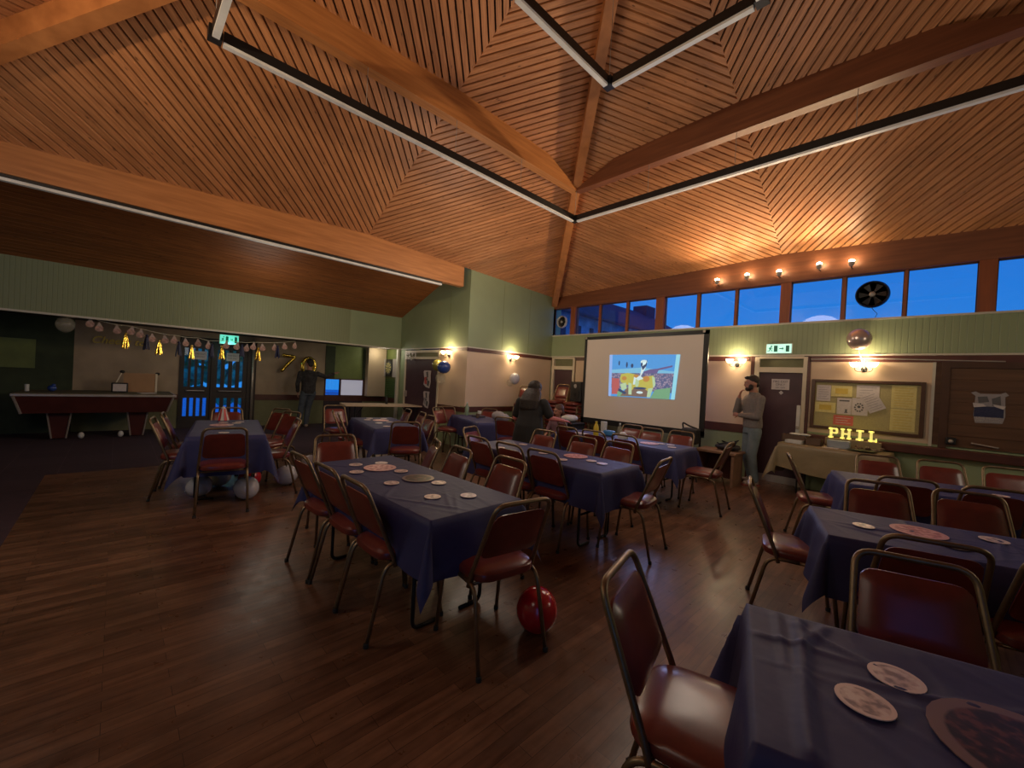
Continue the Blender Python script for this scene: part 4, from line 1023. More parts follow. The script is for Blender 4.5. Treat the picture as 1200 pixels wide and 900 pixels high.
def cloth(cx, cy, L, W, ang, h, drop, label, mat='navy_cloth', seed=1, wr=1.0, grp='navy paper tablecloths', swag=None, dl=None, dr=None, bigcrease=0, corner=1.0, nx=40, ny=24, nc=10):
    rng = random.Random(seed); ph = [rng.uniform(0, 6) for _ in range(8)]
    a, b_ = L/2+.006, W/2+.006; dl = dl or drop; dr = dr or drop
    us = [-a-dl+dl*i/8 for i in range(8)]+[-a+2*a*i/nx for i in range(nx+1)]+[a+dr*i/8 for i in range(1, 9)]
    vs_ = [-b_-drop+drop*i/8 for i in range(8)]+[-b_+2*b_*i/ny for i in range(ny+1)]+[b_+drop*i/8 for i in range(1, 9)]
    creases = [(rng.uniform(-a, a), rng.uniform(-b_, b_), rng.uniform(0, PI), rng.uniform(.1, .35), rng.choice((-1, 1))*rng.uniform(.002, .006)) for _ in range(nc)]
    P = []
    for v in vs_:
        for u in us:
            ex = max(0, abs(u)-a); ey = max(0, abs(v)-b_)
            sx = 1 if u > 0 else -1; sy = 1 if v > 0 else -1
            x = max(-a, min(a, u)); y = max(-b_, min(b_, v)); z = h+.004
            if ex == 0 and ey == 0:
                dz = 0
                for (x0, y0_, an, ln, am) in creases:
                    dx, dy = x-x0, y-y0_; s_ = dx*math.cos(an)+dy*math.sin(an); t_ = -dx*math.sin(an)+dy*math.cos(an)
                    dz += abs(am)*math.exp(-(t_/.014)**2)*math.exp(-(s_/ln)**2)*wr
                # packing folds
                for fx in (-a*.5, 0, a*.5): dz += .002*math.exp(-((x-fx)/.008)**2)
                dz += .002*math.exp(-(y/.008)**2)
                if bigcrease:
                    dz += .014*math.exp(-((x-(-a+.13)-.02*math.sin(5*y))/.018)**2)+.010*math.exp(-((x-(-a+.09))/.010)**2)*(.5+.5*math.sin(4*y))
                edge = min(a-abs(x), b_-abs(y)); dz *= min(1, edge/.03)
                z += dz
            elif ey == 0 or ex == 0:
                e = ex+ey; t_ = (y if ex else x)
                fold = .014*math.sin(t_*9+ph[0])+.010*math.sin(t_*17+ph[1 if ex else 2])
                out_ = min(1, e/.05)*.010+(e/drop)*((.035+fold*wr) if not (ey and sy < 0) else .012+fold*.4)
                if ex: x += sx*out_
                else: y += sy*out_
                z -= e*.985
                if swag and ey and sy < 0: z += swag(x, e)
            else:
                r = math.hypot(ex, ey)*corner; th = math.atan2(ey, ex); mn = min(ex, ey)
                # cone shaped corner fold
                k = math.sin(2*th)
                out_ = .012+r*(.10+.22*k)
                x += sx*(math.cos(th)*out_); y += sy*(math.sin(th)*out_)
                z -= r*(.97-.05*k)
            P.append((x, y, max(z, .03)))
    n = len(us); fs = [(j*n+i, j*n+i+1, (j+1)*n+i+1, (j+1)*n+i) for j in range(len(vs_)-1) for i in range(n-1)]
    mb = MB(); mb.add(P, fs); o = mb.build('tablecloth', mat, smooth=True, loc=(cx, cy, 0), rotz=ang)
    tag(o, label, 'tablecloth', grp); return o
def tcenter(bl, ang, L, W):
    """centre from the back-left corner"""
    ca, sa = math.cos(ang), math.sin(ang); return (bl[0]+ca*L/2+sa*W/2, bl[1]+sa*L/2-ca*W/2)
TABS = [
    ('centre', -2.66, 1.54, 1.68, .68, .02, 'the large centre table'),
    ('second', -2.86, 3.33, 1.80, .66, .01, 'the second table, behind the centre one'),
    ('screen', -3.12, 5.24, 1.90, .66, .0, 'the table below the projection screen'),
    ('trestle', -5.93, 3.02, 1.52, .66, -.20, 'the table before the bare trestle'),
    ('bottle', -6.02, 5.02, 1.50, .62, -.32, 'the table with the green bottle by the cream wall'),
    ('doors', -6.04, 1.01, 1.55, .70, -.165, 'the table before the slotted double doors'),
]
rot = math.radians(R_)
c7 = tcenter((-.43, 1.66), rot, 1.8, .66); c8 = tcenter((-.56, 3.50), rot, 1.8, .66); c9 = tcenter((-.70, 5.42), rot, 1.8, .72)
TABS += [('near', c7[0], c7[1], 1.8, .66, rot, 'the nearest table, lower right'), ('midright', c8[0], c8[1], 1.8, .66, rot, 'the middle right table'), ('farright', c9[0], c9[1], 1.8, .72, rot, 'the far right table in front of the buffet')]
for i, (k, x, y, L, W, a, nm) in enumerate(TABS):
    folding_table(x, y, L, W, a, .735, 'folding table under the navy cloth, '+nm)
    dr = {'centre': .33, 'doors': .42, 'near': .40}.get(k, .34)
    cloth(x, y, L, W, a, .735, dr, 'navy blue paper cloth draped over '+nm, seed=i+3, wr=1.5 if k in ('near', 'midright') else 1.0, bigcrease=1 if k == 'near' else 0, corner=.95, nx=150 if k in ('near', 'midright', 'centre') else 40, ny=64 if k in ('near', 'midright', 'centre') else 24, nc=26 if k in ('near', 'midright') else 10)

# buffet table
bf = folding_table(-1.0, 7.70, 1.26, .62, -.04, .755, 'folding buffet table under the olive gold cloth beneath the noticeboard')
def sw(x, e): t = (x+.63)/1.26; return -.0*t+ (e/.45)*(.17*abs(math.sin(PI*1.0*(t*1.0+.0)))*-1*.4+.12)
cloth(-1.0, 7.70, 1.26, .60, -.04, .758, .50, 'crumpled olive gold cloth over the buffet table below the noticeboard', mat='olive_cloth', seed=44, wr=1.8, grp='olive buffet cloth', swag=sw, corner=.9)
# bare trestle
tt = empty('trestle_table', (-9.15, 4.62, 0), math.radians(78), 'long bare pale trestle table in front of the dartboard', 'table')
mb = MB(); mb.box(-.92, .92, -.38, .38, .735, .765); mb.build('tabletop', 'cream_wall', tt, bevel=.005)
for sx in (-1, 1):
    mb = MB(); x = sx*.7; mb.tube([(x, -.3, .73), (x, -.3, .01)], .014); mb.tube([(x, .3, .73), (x, .3, .01)], .014); mb.tube([(x, -.3, .2), (x, .3, .2)], .012); mb.tube([(x, 0, .35), (x-sx*.25, 0, .73)], .01); mb.build('leg', 'black_steel', tt)
mb = MB(); mb.lathe([(.03, 0), (.033, .02), (.033, .12), (.012, .17), (.012, .21)], n=12); tag(mb.build('bottle', 'fitting_black', loc=(-9.25, 4.75, .766), smooth='auto'), 'small dark bottle standing on the bare trestle table', 'bottle')

# small low wooden bench right of the screen with black equipment bag on it
bn = empty('low_bench', (-2.42, 7.22, 0), 0, 'low brown wooden bench below the right edge of the screen', 'bench')
mb = MB(); mb.box(-.32, .32, -.25, .25, .50, .535); mb.build('top', 'bench_wood', bn, bevel=.005)
for sx in (-1, 1): mb = MB(); mb.box(sx*.27-.02, sx*.27+.02, -.22, .22, 0, .50); mb.build('side_panel', 'bench_wood', bn)
mb = MB(); mb.box(-.26, .26, .18, .20, .05, .48); mb.build('back_panel', 'dado_brown', bn)
mb = MB(); rng = random.Random(8)
for i in range(9): a = rng.uniform(0, 6); mb.tube([(rng.uniform(-.2, .2), rng.uniform(-.08, .08), .02+.012*i), (rng.uniform(-.2, .2), rng.uniform(-.1, .1), .05+.016*i), (rng.uniform(-.2, .2), rng.uniform(-.1, .1), .02+.01*i)], .012, 6)
mb.ell((0, 0, .05), (.2, .12, .06))
tag(mb.build('cable_heap', 'black_plastic', loc=(-2.32, 7.28, .54), smooth=True), 'dark heap of tangled black cables on the low bench', 'cables')
bg = empty('equipment_bag', (-2.80, 6.95, 0), 0, 'upright black equipment bag on a stand below the right corner of the screen', 'bag')
mb = MB(); mb.box(-.13, .13, -.1, .1, .60, .86); mb.build('bag_body', 'black_plastic', bg, bevel=.03)
mb = MB(); mb.tube(fillet([(-.12, 0, .8), (-.15, 0, .95), (-.05, 0, .9), (.1, 0, .86)], .05), .014); mb.build('strap', 'black_plastic', bg)
for a, c in ((-.1, -.08), (.1, -.08), (0, .1)): mb = MB(); mb.tube([(a*.3, c*.3, .6), (a*2, c*2, .01)], .012); mb.build('stand_leg', 'black_steel', bg)

# black case with a white bundle left of the screen
cs = empty('flight_case', (-5.15, 6.70, 0), 0, 'black case standing left of the screen with a white bundle on it', 'case')
mb = MB(); mb.box(-.22, .22, -.2, .2, 0, .72); mb.build('case_body', 'black_plastic', cs, bevel=.015)
mb = MB(); mb.box(-.23, .23, -.21, .21, .66, .70); mb.build('lid_band', 'blue_plastic' if False else 'black_steel', cs)
mb = MB(); mb.ell((0, 0, .07), (.17, .12, .075)); mb.ell((-.08, -.03, .06), (.1, .09, .06)); mb.ell((.09, .02, .08), (.09, .09, .06))
tag(mb.build('white_bundle', 'white_plastic', loc=(-5.15, 6.68, .72), smooth=True), 'rounded white bundle lying on the black case left of the screen', 'bundle')

# ------------------------------------------------------------------ discs on the tables
def disc_mesh(r, mat, ry=None):
    mb = MB(); n = 28; vs = [(0, 0, .0025)]; 
    for rr, z in ((.83, .0025), (1, .0025), (1, 0)):
        for k in range(n): a = 2*PI*k/n; vs.append((rr*r*math.cos(a), rr*(ry or r)*math.sin(a), z))
    fs = [(0, 1+k, 1+(k+1) % n) for k in range(n)]
    for j in range(2):
        for k in range(n): fs.append((1+j*n+k, 1+(j+1)*n+k, 1+(j+1)*n+(k+1) % n, 1+j*n+(k+1) % n))
    me = bpy.data.meshes.new('photo_disc'); me.from_pydata(vs, [], fs); me.materials.append(MATS[mat])
    uvl = me.uv_layers.new(name='UVMap')
    for p in me.polygons:
        for li in p.loop_indices:
            v = vs[me.loops[li].vertex_index]; uvl.data[li].uv = (min(1, math.hypot(v[0]/r, v[1]/(ry or r))), 0)
    return me
DS = disc_mesh(.052, 'disc_photo'); DSF = disc_mesh(.06, 'disc_photo'); DP = disc_mesh(.125, 'disc_pink'); DD = disc_mesh(.115, 'disc_dark'); DDN = disc_mesh(.175, 'disc_dark'); DPM = disc_mesh(.085, 'disc_pink')
def disc(me, x, y, lab, grp=None, nm='photo_disc', z=.7445):
    o = bpy.data.objects.new(nm, me); C.objects.link(o); o.location = (x, y, z); o.rotation_euler = (0, 0, random.uniform(0, 6)); tag(o, lab, 'table disc', grp)
for x, y in [(-3.254, 1.429), (-3.012, 1.332), (-3.216, 1.633), (-2.871, 1.626), (-2.585, 1.396), (-2.156, 1.45), (-2.054, 1.655), (-2.42, 1.674)]:
    disc(DS, x, y, 'small round white rimmed photo disc on the large centre table', 'small discs on the centre table')
disc(DP, -3.061, 1.545, 'large pink printed disc on the centre table'); disc(DD, -2.607, 1.62, 'large brown printed disc on the centre table')
for x, y in [(-3.377, 3.513), (-3.076, 3.368), (-3.332, 3.10), (-2.855, 3.291), (-2.522, 3.194), (-2.33, 3.412), (-2.19, 3.39)]:
    disc(DS, x, y, 'small round photo disc on the second table, behind the centre one', 'small discs on the second table')
disc(DP, -2.57, 3.475, 'large pink printed disc on the second table')
for x, y in [(-2.55, 5.37), (-2.43, 5.39), (-2.325, 5.20)]: disc(DS, x, y, 'small round photo disc on the table below the screen', 'small discs on the screen table')
disc(DP, -2.66, 5.24, 'pink printed disc on the table below the screen')
for x, y in [(-6.50, 3.05), (-6.302, 2.92), (-6.40, 3.25), (-5.934, 3.117), (-5.855, 2.90), (-5.45, 2.82)]: disc(DS, x, y, 'small round photo disc on the table before the bare trestle', 'small discs on the trestle side table')
disc(DP, -6.18, 3.09, 'larger pale disc in the middle of the table before the bare trestle')
for x, y in [(-6.50, 1.039), (-5.924, 1.041), (-6.361, 1.16), (-6.5, 1.22), (-5.50, .888)]: disc(DS, x, y, 'small round photo disc on the table before the double doors', 'small discs on the door side table')
disc(DP, -6.216, .977, 'larger pink disc on the table before the double doors')
disc(DSF, -.086, 1.369, 'white rimmed photo disc on the nearest table, the closer of two'); disc(DSF, -.037, 1.555, 'white rimmed disc with dark script on the nearest table, the further of two')
disc(DDN, .195, 1.44, 'large dark oval looking photo disc at the right of the nearest table', None, 'photo_placemat', .747)
disc(DS, -.255, 3.232, 'small photo disc near the left end of the middle right table'); disc(DP, -.026, 3.385, 'large pink disc on the middle right table'); disc(DSF, .118, 3.233, 'white photo disc right of the pink one on the middle right table'); disc(DSF, .274, 3.581, 'white photo disc at the far edge of the middle right table')
disc(DS, .105, 5.182, 'small white photo disc on the far right table, left one'); disc(DS, .436, 5.40, 'small white photo disc on the far right table, at the picture edge')

# ------------------------------------------------------------------ small things on tables
def bottle(loc, r, h, mat, name, lab, cap='white_plastic'):
    b_ = empty(name, loc, 0, lab, 'bottle')
    mb = MB(); mb.lathe([(r*.9, 0), (r, .01), (r, h*.62), (r*.4, h*.82), (r*.35, h*.92)], n=14); mb.build('body', mat, b_, smooth='auto')
    mb = MB(); mb.lathe([(r*.42, h*.9), (r*.42, h)], n=12); mb.build('cap', cap, b_)
T = .742
bottle((-3.45, 5.13, T), .04, .22, 'yellow_plastic', 'drink_bottle', 'yellow plastic bottle at the left of the table below the screen', 'yellow_plastic')
bottle((-3.27, 5.49, T), .035, .20, 'balloon_clear', 'water_bottle', 'clear water bottle on the table below the screen')
bottle((-6.60, 5.16, T), .042, .27, 'bottle_green', 'green_bottle', 'tall pale green bottle on the table by the cream wall')
mb = MB(); mb.lathe([(.045, 0), (.05, .20), (.052, .2)], n=16); tag(mb.build('white_cup', 'white_plastic', loc=(-3.50, 5.41, T), smooth='auto'), 'tall white cup on the table below the screen', 'cup')
mb = MB(); mb.box(-.09, .09, -.04, .04, 0, .08); tag(mb.build('blue_packet', 'blue_plastic', loc=(-3.38, 5.38, T), bevel=.02), 'bright blue packet on the table below the screen', 'packet')
mb = MB(); mb.box(-.06, .06, -.05, .05, 0, .06); mb.ell((0, 0, .07), (.05, .04, .03)); tag(mb.build('tissue_box', 'white_plastic', loc=(-3.10, 5.30, T), bevel=.008), 'white and pink tissue box on the table below the screen', 'box')
mb = MB(); mb.box(-.10, .10, -.07, .07, 0, .012); tag(mb.build('paper_pad', 'pale_paper', loc=(-3.70, 5.12, T)), 'flat white paper pad beside the yellow bottle', 'paper')
mb = MB(); mb.lathe([(.03, 0), (.038, .09), (.04, .09)], n=14); tag(mb.build('dark_cup', 'dish_brown', loc=(-6.05, 5.00, T), smooth='auto'), 'dark cup beside the green bottle by the cream wall', 'cup')
mb = MB(); mb.lathe([(.034, 0), (.04, .05)], n=14); tag(mb.build('white_pot', 'white_plastic', loc=(-6.03, 5.02, T+.09), smooth='auto'), 'small white pot stacked on the dark cup', 'pot')
mb = MB(); mb.ell((0, 0, .09), (.16, .10, .09)); mb.ell((.12, .05, .07), (.09, .08, .07)); tag(mb.build('grey_bag', 'print_grey', loc=(-5.55, 5.08, T), smooth=True), 'soft grey bag on the table by the cream wall', 'bag')
mb = MB(); mb.box(-.12, .12, -.08, .08, 0, .02); tag(mb.build('black_folder', 'black_plastic', loc=(-6.25, 5.18, T)), 'flat black folder lying on the table by the cream wall', 'folder')
pb = empty('striped_box', (-6.80, 1.08, T), 0, 'red and white striped cone box on the table before the double doors', 'box')
mb = MB(); mb.lathe([(.075, 0), (.03, .16), (.01, .19)], n=12); mb.build('body', 'white_plastic', pb, smooth='auto')
mb = MB()
for k in range(6):
    a0, a1 = k*PI/3, k*PI/3+.5
    mb.prism([(.078*math.cos(a0), .078*math.sin(a0), .0), (.078*math.cos(a1), .078*math.sin(a1), .0), (.034*math.cos(a1), .034*math.sin(a1), .16), (.034*math.cos(a0), .034*math.sin(a0), .16)], (0, 0, .001))
mb.build('stripes', 'striped_red', pb)

# buffet things
BT = .765
def openbox(name, x, y, w, d_, h, mat, lab, rz=0, z=BT):
    mb = MB(); t_ = .008; mb.box(-w, w, -d_, d_, 0, t_); mb.box(-w, w, -d_, -d_+t_, 0, h); mb.box(-w, w, d_-t_, d_, 0, h); mb.box(-w, -w+t_, -d_, d_, 0, h); mb.box(w-t_, w, -d_, d_, 0, h)
    return tag(mb.build(name, mat, loc=(x, y, z), rotz=rz), lab, 'box')
openbox('cake_box', -1.50, 7.82, .17, .10, .11, 'dish_brown', 'low brown open box at the back left of the buffet table')
openbox('white_tray', -1.45, 7.52, .11, .07, .05, 'white_plastic', 'small white tray at the front left of the buffet table', -.1)
openbox('wicker_bowl', -1.22, 7.60, .10, .09, .10, 'dish_brown', 'brown square basket beside the white tray on the buffet table')
mb = MB(); mb.ell((0, 0, 0), (.09, .06, .02)); mb.ell((.12, .02, 0), (.08, .05, .018)); tag(mb.build('napkins', 'white_plastic', loc=(-1.50, 7.82, BT+.12), smooth=True), 'crumpled white napkins in the brown box', 'napkins')
mb = MB(); mb.box(-.13, .13, -.05, .05, 0, .11); tag(mb.build('gift_box', 'print_grey', loc=(-.93, 7.62, BT), rotz=-.05, bevel=.004), 'pale blue grey box in front of the glowing letters', 'box'); bpy.data.objects['gift_box'].data.materials[0] = simple('gift_blue', (.34, .38, .42), .5)
mb = MB(); mb.lathe([(.02, 0), (.15, .012), (.17, .022), (.16, .024), (.02, .01)], n=24); pt = mb.build('serving_platter', 'fitting_black', loc=(-.66, 7.50, BT), smooth='auto'); pt.scale = (1, .7, 1); tag(pt, 'black oval platter with pale rim at the front of the buffet table', 'platter')
mb = MB(); mb.box(-.09, .09, -.05, .05, 0, .004); tag(mb.build('paper_slip', 'pale_paper', loc=(-1.0, 7.46, BT), rotz=.1), 'pale paper slip at the front of the buffet table', 'paper')
mb = MB(); rng = random.Random(11)
for i in range(14): mb.ell((rng.uniform(-.14, .14), rng.uniform(-.06, .06), rng.uniform(.01, .05)), (.03, .025, .02), nu=8, nv=6)
tag(mb.build('snack_pile', 'dish_brown', loc=(-.60, 7.66, BT), smooth=True), 'heap of small dark snacks behind the platter', 'snacks', kind='stuff')
mb = MB(); mb.box(-.32, .32, -.05, .05, 0, .125); tag(mb.build('letter_plinth', 'olive_cloth', loc=(-.80, 7.84, BT), bevel=.01), 'low cloth covered plinth under the glowing letters', 'plinth')
for i, (ch, x) in enumerate([('P', -1.045), ('H', -.90), ('I', -.74), ('L', -.60)]):
    l = empty('light_up_letter', (x+.02, 7.83, BT+.128), 0, 'glowing yellow letter %s on the buffet table' % ch, 'letter', 'glowing yellow letters')
    mb = MB(); hh = .15; y = -.02; d_ = (0, .04, 0)
    def bar(x0, x1, z0, z1): mb.box(x0, x1, y, y+.04, z0, z1)
    if ch == 'P': bar(-.045, -.015, 0, hh); bar(-.06, 0, 0, .02); bar(-.06, .04, hh-.025, hh); bar(-.03, .04, hh*.42, hh*.42+.022); bar(.025, .052, hh*.46, hh-.01)
    if ch == 'H':
        for s_ in (-1, 1): bar(s_*.038-.014, s_*.038+.014, 0, hh); bar(s_*.038-.026, s_*.038+.026, 0, .02); bar(s_*.038-.026, s_*.038+.026, hh-.02, hh)
        bar(-.03, .03, hh*.42, hh*.57)
    if ch == 'I': bar(-.016, .016, 0, hh); bar(-.042, .042, 0, .025); bar(-.042, .042, hh-.025, hh)
    if ch == 'L': bar(-.03, .0, 0, hh); bar(-.045, .015, hh-.022, hh); bar(-.045, .05, 0, .025); bar(.032, .05, 0, .05)
    mb.build('letter_body', 'letter_glow', l, bevel=.003)

# ------------------------------------------------------------------ balloons
def balloon(x, y, z, r, mat, lab, grp=None, tail=1, name='balloon'):
    o = empty(name, (x, y, z), 0, lab, 'balloon', grp)
    mb = MB(); prof = []
    for i in range(1, 15):
        t_ = PI*i/15; k = 1+.12*max(0, -math.cos(t_)) ; prof.append((r*math.sin(t_)*(1-.05*math.cos(t_)*-1 if False else 1), tail*(r*1.06*math.cos(t_))*(1+.1*(math.cos(t_) < 0))))
    mb.lathe(prof, n=22); mb.build('skin', mat, o, smooth=True)
    mb = MB(); e = -tail*r*1.16; mb.lathe([(r*.03, e*.98), (r*.09, e-tail*.06*r), (r*.08, e-tail*.07*r)], n=10); mb.build('knot', mat, o, smooth=True)
    return o
b_ = balloon(-1.60, 1.86, .135, .125, 'balloon_red', 'shiny red balloon on the floor under the near right chair of the centre table'); b_.rotation_euler = (.3, .2, 0)
bw = 'white balloons under the table before the double doors'
for x, y, r, l in [(-5.36, 1.10, .125, 'white balloon in front, right of the chair leg, under the table before the double doors'), (-5.75, 1.62, .125, 'white balloon at the right side under the table before the double doors'), (-5.72, .72, .115, 'white balloon at the left side under the table before the double doors'), (-6.1, .95, .13, 'white balloon furthest back under the table before the double doors')]:
    o = balloon(x, y, r+.005, r, 'balloon_white', l, bw); o.rotation_euler = (1.2, .3, x*5)
balloon(-5.80, 1.22, .135, .125, 'balloon_red', 'dark red balloon under the table before the double doors').rotation_euler = (1.3, 0, 1)
balloon(-6.30, 2.08, .13, .125, 'balloon_white', 'lone pale balloon on the floor behind the far left end chair of the centre table').rotation_euler = (1.2, .3, 0)
balloon(-7.78, 5.18, 1.76, .12, 'balloon_olive', 'gold olive balloon of the trio by the poster door')
balloon(-7.46, 5.14, 1.71, .14, 'balloon_blue', 'dark blue balloon of the trio by the poster door').rotation_euler = (0, 1.3, 0)
balloon(-7.60, 5.16, 1.47, .115, 'balloon_clear', 'clear balloon hanging under the blue one by the poster door')
balloon(X0+.18, 6.62, 1.55, .12, 'balloon_white', 'white balloon hanging on the cream wall below its wall light')
balloon(X0+.14, 6.52, 1.45, .08, 'balloon_clear', 'small pale balloon tucked under the white one on the cream wall')
o = balloon(-.80, yb-.2, 2.39, .15, 'rose_gold', 'round rose gold foil balloon above the noticeboard light'); o.scale = (1, 1, .95)
mb = MB(); mb.tube([(0, 0, -.17), (.02, .05, -.26), (.05, .1, -.38)], .004, 5); mb.build('ribbon', 'ribbon', o)
for i, (x, y, z) in enumerate([(-11.45, -.55, 2.02)]): balloon(-9.92, -.62, 2.03, .115, 'balloon_clear', 'clear balloon at the left end of the garland')

# foil numbers
n7 = empty('foil_number_balloon', (XW+.16, 3.24, 1.65), 0, 'gold foil balloon shaped as the number 7', 'balloon', 'gold foil number balloons')
def foil(pts, r, par, nm='foil_body'):
    mb = MB(); P = []; q = fillet(pts, .05, 4)
    seg = []
    for i in range(len(q)-1):
        n = max(1, int((q[i+1]-q[i]).length/.03)); seg += [q[i].lerp(q[i+1], k/n) for k in range(n)]
    seg.append(q[-1]); R2 = [r*(1+.10*math.sin(i*1.9)) for i in range(len(seg))]; R2[0] = r*.5; R2[-1] = r*.5
    mb.tube(seg, R2, 12); mb.build(nm, 'gold_foil', par, smooth=True)
foil([(0, -.15, .20), (0, .17, .17), (0, -.02, -.05), (0, -.16, -.24)], .042, n7)
n0 = empty('foil_number_balloon', (XW+.16, 3.75, 1.58), 0, 'gold foil balloon shaped as the number 0', 'balloon', 'gold foil number balloons')
mb = MB(); ring = []
pts = [(0, .16*math.cos(2*PI*i/32), .23*math.sin(2*PI*i/32)) for i in range(33)]
mb.tube(pts, [.05*(1+.1*math.sin(i*1.9)) for i in range(33)], 12, False); mb.build('foil_body', 'gold_foil', n0, smooth=True)

# bunting of party hat faces and tassels hung under the bulkhead
st = MB(); ys = [-.61, -.34, -.23, -.01, .17, .29, .45, .63, .76, .93, 1.12, 1.28, 1.57, 1.75, 1.92, 2.04, 2.21, 2.43, 2.63, 2.83]
zs = [2.04, 2.09, 2.04, 2.0, 2.0, 1.97, 1.94, 1.91, 1.91, 1.89, 1.9, 1.86, 1.89, 1.89, 1.89, 1.91, 1.92, 1.94, 1.97, 2.02]
st.tube([(-9.92, y, z+.10) for y, z in zip(ys, zs)], .004, 5); tag(st.build('garland_string', 'ribbon'), 'thin string the photo cut-outs hang from along the left soffit', 'string')
def cutout(y, z, i):
    o = empty('hat_cutout', (-9.92, y, z), 0, 'small round face cut-out with a pointed party hat hung on the left garland', 'decoration', 'party hat cut-outs on the garland')
    mb = MB(); mb.prism([(0, .055*math.cos(2*PI*k/16), .05*math.sin(2*PI*k/16)-.02) for k in range(16)], (.004, 0, 0)); mb.build('face', 'pink_face', o)
    mb = MB(); mb.prism([(.002, -.035, .02), (.002, .035, .02), (.002, .008, .085), (.002, -.008, .085)], (.004, 0, 0)); mb.build('party_hat', 'pale_hat', o)
    return o
simple('pink_face', (.40, .24, .20), .7, var=.35, scale=25); simple('pale_hat', (.45, .34, .30), .7, var=.2, scale=20)
c0 = None
for i, (y, z) in enumerate(list(zip(ys, zs))[1:]):
    if c0 is None: c0 = cutout(y, z, i)
    else:
        c = copy_tree(c0); c.location = (-9.92, y, z+random.uniform(-.02, .02)); c.rotation_euler = (random.uniform(-.2, .2), 0, random.uniform(-.4, .4))
def tassel(y, z, mat, col, big):
    o = empty('tassel', (-9.90, y, z), 0, '%s tassel hanging from the left garland' % col, 'tassel', '%s tassels on the garland' % col)
    mb = MB(); rg = random.Random(int(abs(y)*100))
    for k in range(14):
        a = rg.uniform(0, 2*PI); r = .045; mb.tube([(0, 0, .12), (.02*math.cos(a), .02*math.sin(a), .05), (r*math.cos(a), r*math.sin(a), -.13+rg.uniform(-.02, .03))], [.008, .012, .009], 5)
    mb.build('fringe', mat, o); mb = MB(); mb.ell((0, 0, .12), (.022, .022, .02), nu=8, nv=6); mb.build('knot', mat, o, smooth=True)
for y, z in [(.1, 1.84), (.55, 1.76), (1.02, 1.71), (1.5, 1.75), (2.13, 1.77)]: tassel(y, z, 'gold_foil', 'gold', 1)
for y, z in [(.38, 1.84), (.83, 1.76), (1.34, 1.77), (1.84, 1.81), (2.49, 1.85)]: tassel(y, z, 'navy_tassel', 'navy', 0)
bn2 = empty('letter_banner', (XW+.03, .02, 1.88), 0, 'gold script banner reading Cheers to on the cream back wall', 'banner')
text_obj('lettering', 'Cheers to', .20, 'gold_print', (0, 0, 0), (PI/2, math.radians(0), PI/2), .004, bn2, shear=.3, bold=.003)

# ------------------------------------------------------------------ pool table and what is on it
pt = empty('pool_table', (-11.12, -.19, 0), 0, 'covered maroon pool table with pale metal edging against the left wall', 'pool table')
W_, L_ = .52, 1.03
mb = MB(); mb.hexa([(-W_*.82, -L_*.93, .50), (W_*.82, -L_*.93, .50), (W_*.82, L_*.90, .50), (-W_*.82, L_*.90, .50), (-W_, -L_, .80), (W_, -L_, .80), (W_, L_, .80), (-W_, L_, .80)]); mb.build('body', 'pool_body', pt)
mb = MB(); mb.box(-W_-.02, W_+.02, -L_-.03, L_+.05, .80, .845); mb.build('top_rail', 'aluminium', pt, bevel=.008)
mb = MB(); mb.box(-W_, W_, -L_, L_, .845, .86); mb.build('cover', 'pool_cover', pt)
mb = MB()
for sy in (-1, 1):
    mb = MB(); mb.tube([(W_*.83, sy*L_*.92, .50), (W_+.005, sy*L_, .80)], .02, 6); mb.build('corner_strip', 'aluminium', pt)
for sy in (-.52, .52):
    l = MB(); l.hexa([(-.15, sy-.09, .02), (.15, sy-.09, .02), (.15, sy+.09, .02), (-.15, sy+.09, .02), (-.22, sy-.15, .5), (.22, sy-.15, .5), (.22, sy+.15, .5), (-.22, sy+.15, .5)]); lo = l.build('leg', 'pool_body', pt)
    mb = MB()
    for s_ in (-1, 1): mb.tube([(.16, sy+s_*.09, .02), (.225, sy+s_*.15, .5)], .014, 6)
    mb.build('leg_trim', 'aluminium', lo)
PZ = .862
bs = empty('small_sign', (-11.0, .06, PZ), 0, 'small white sign in a thick dark frame on the pool table', 'sign')
mb = MB(); mb.box(-.015, .015, -.12, .12, 0, .19); mb.build('frame', 'fitting_black', bs, bevel=.02); mb = MB(); mb.box(.016, .02, -.095, .095, .025, .165); mb.build('face', 'pale_paper', bs)
cb = empty('cardboard_panel', (-11.25, .36, PZ), 0, 'tan cardboard panel with dark corner knobs standing on the pool table', 'panel')
mb = MB(); mb.box(-.02, .02, -.25, .25, 0, .38); mb.build('panel', 'cardboard', cb); mb = MB(); mb.box(.021, .03, .23, .26, 0, .38); mb.build('edge_strip', 'cream_paint', cb)
mb = MB(); mb.ell((0, -.27, .40), (.03, .04, .03)); mb.ell((0, .26, .38), (.03, .04, .03)); mb.build('corner_knob', 'fitting_black', cb, smooth=True)
mb = MB(); mb.tube([(0, -.28, .38), (.05, -.36, .16)], .012); mb.build('prop', 'cream_paint', cb)
mb = MB(); mb.box(-.1, .1, -.12, .12, 0, .01); tag(mb.build('papers', 'pale_paper', loc=(-10.8, .45, PZ), rotz=.3), 'loose pale papers at the right end of the pool table', 'papers')
mb = MB(); mb.lathe([(.03, 0), (.03, .12)], n=12); tag(mb.build('drink_can', 'white_plastic', loc=(-11.1, -1.12, PZ), smooth='auto'), 'small pale can at the left end of the pool table', 'can')
mb = MB(); mb.ell((0, 0, .06), (.07, .06, .06)); mb.ell((.02, .02, .11), (.03, .03, .03)); tag(mb.build('blue_pouch', 'balloon_blue', loc=(-11.05, -.82, PZ), smooth=True), 'small dark blue shiny pouch on the pool table', 'pouch')
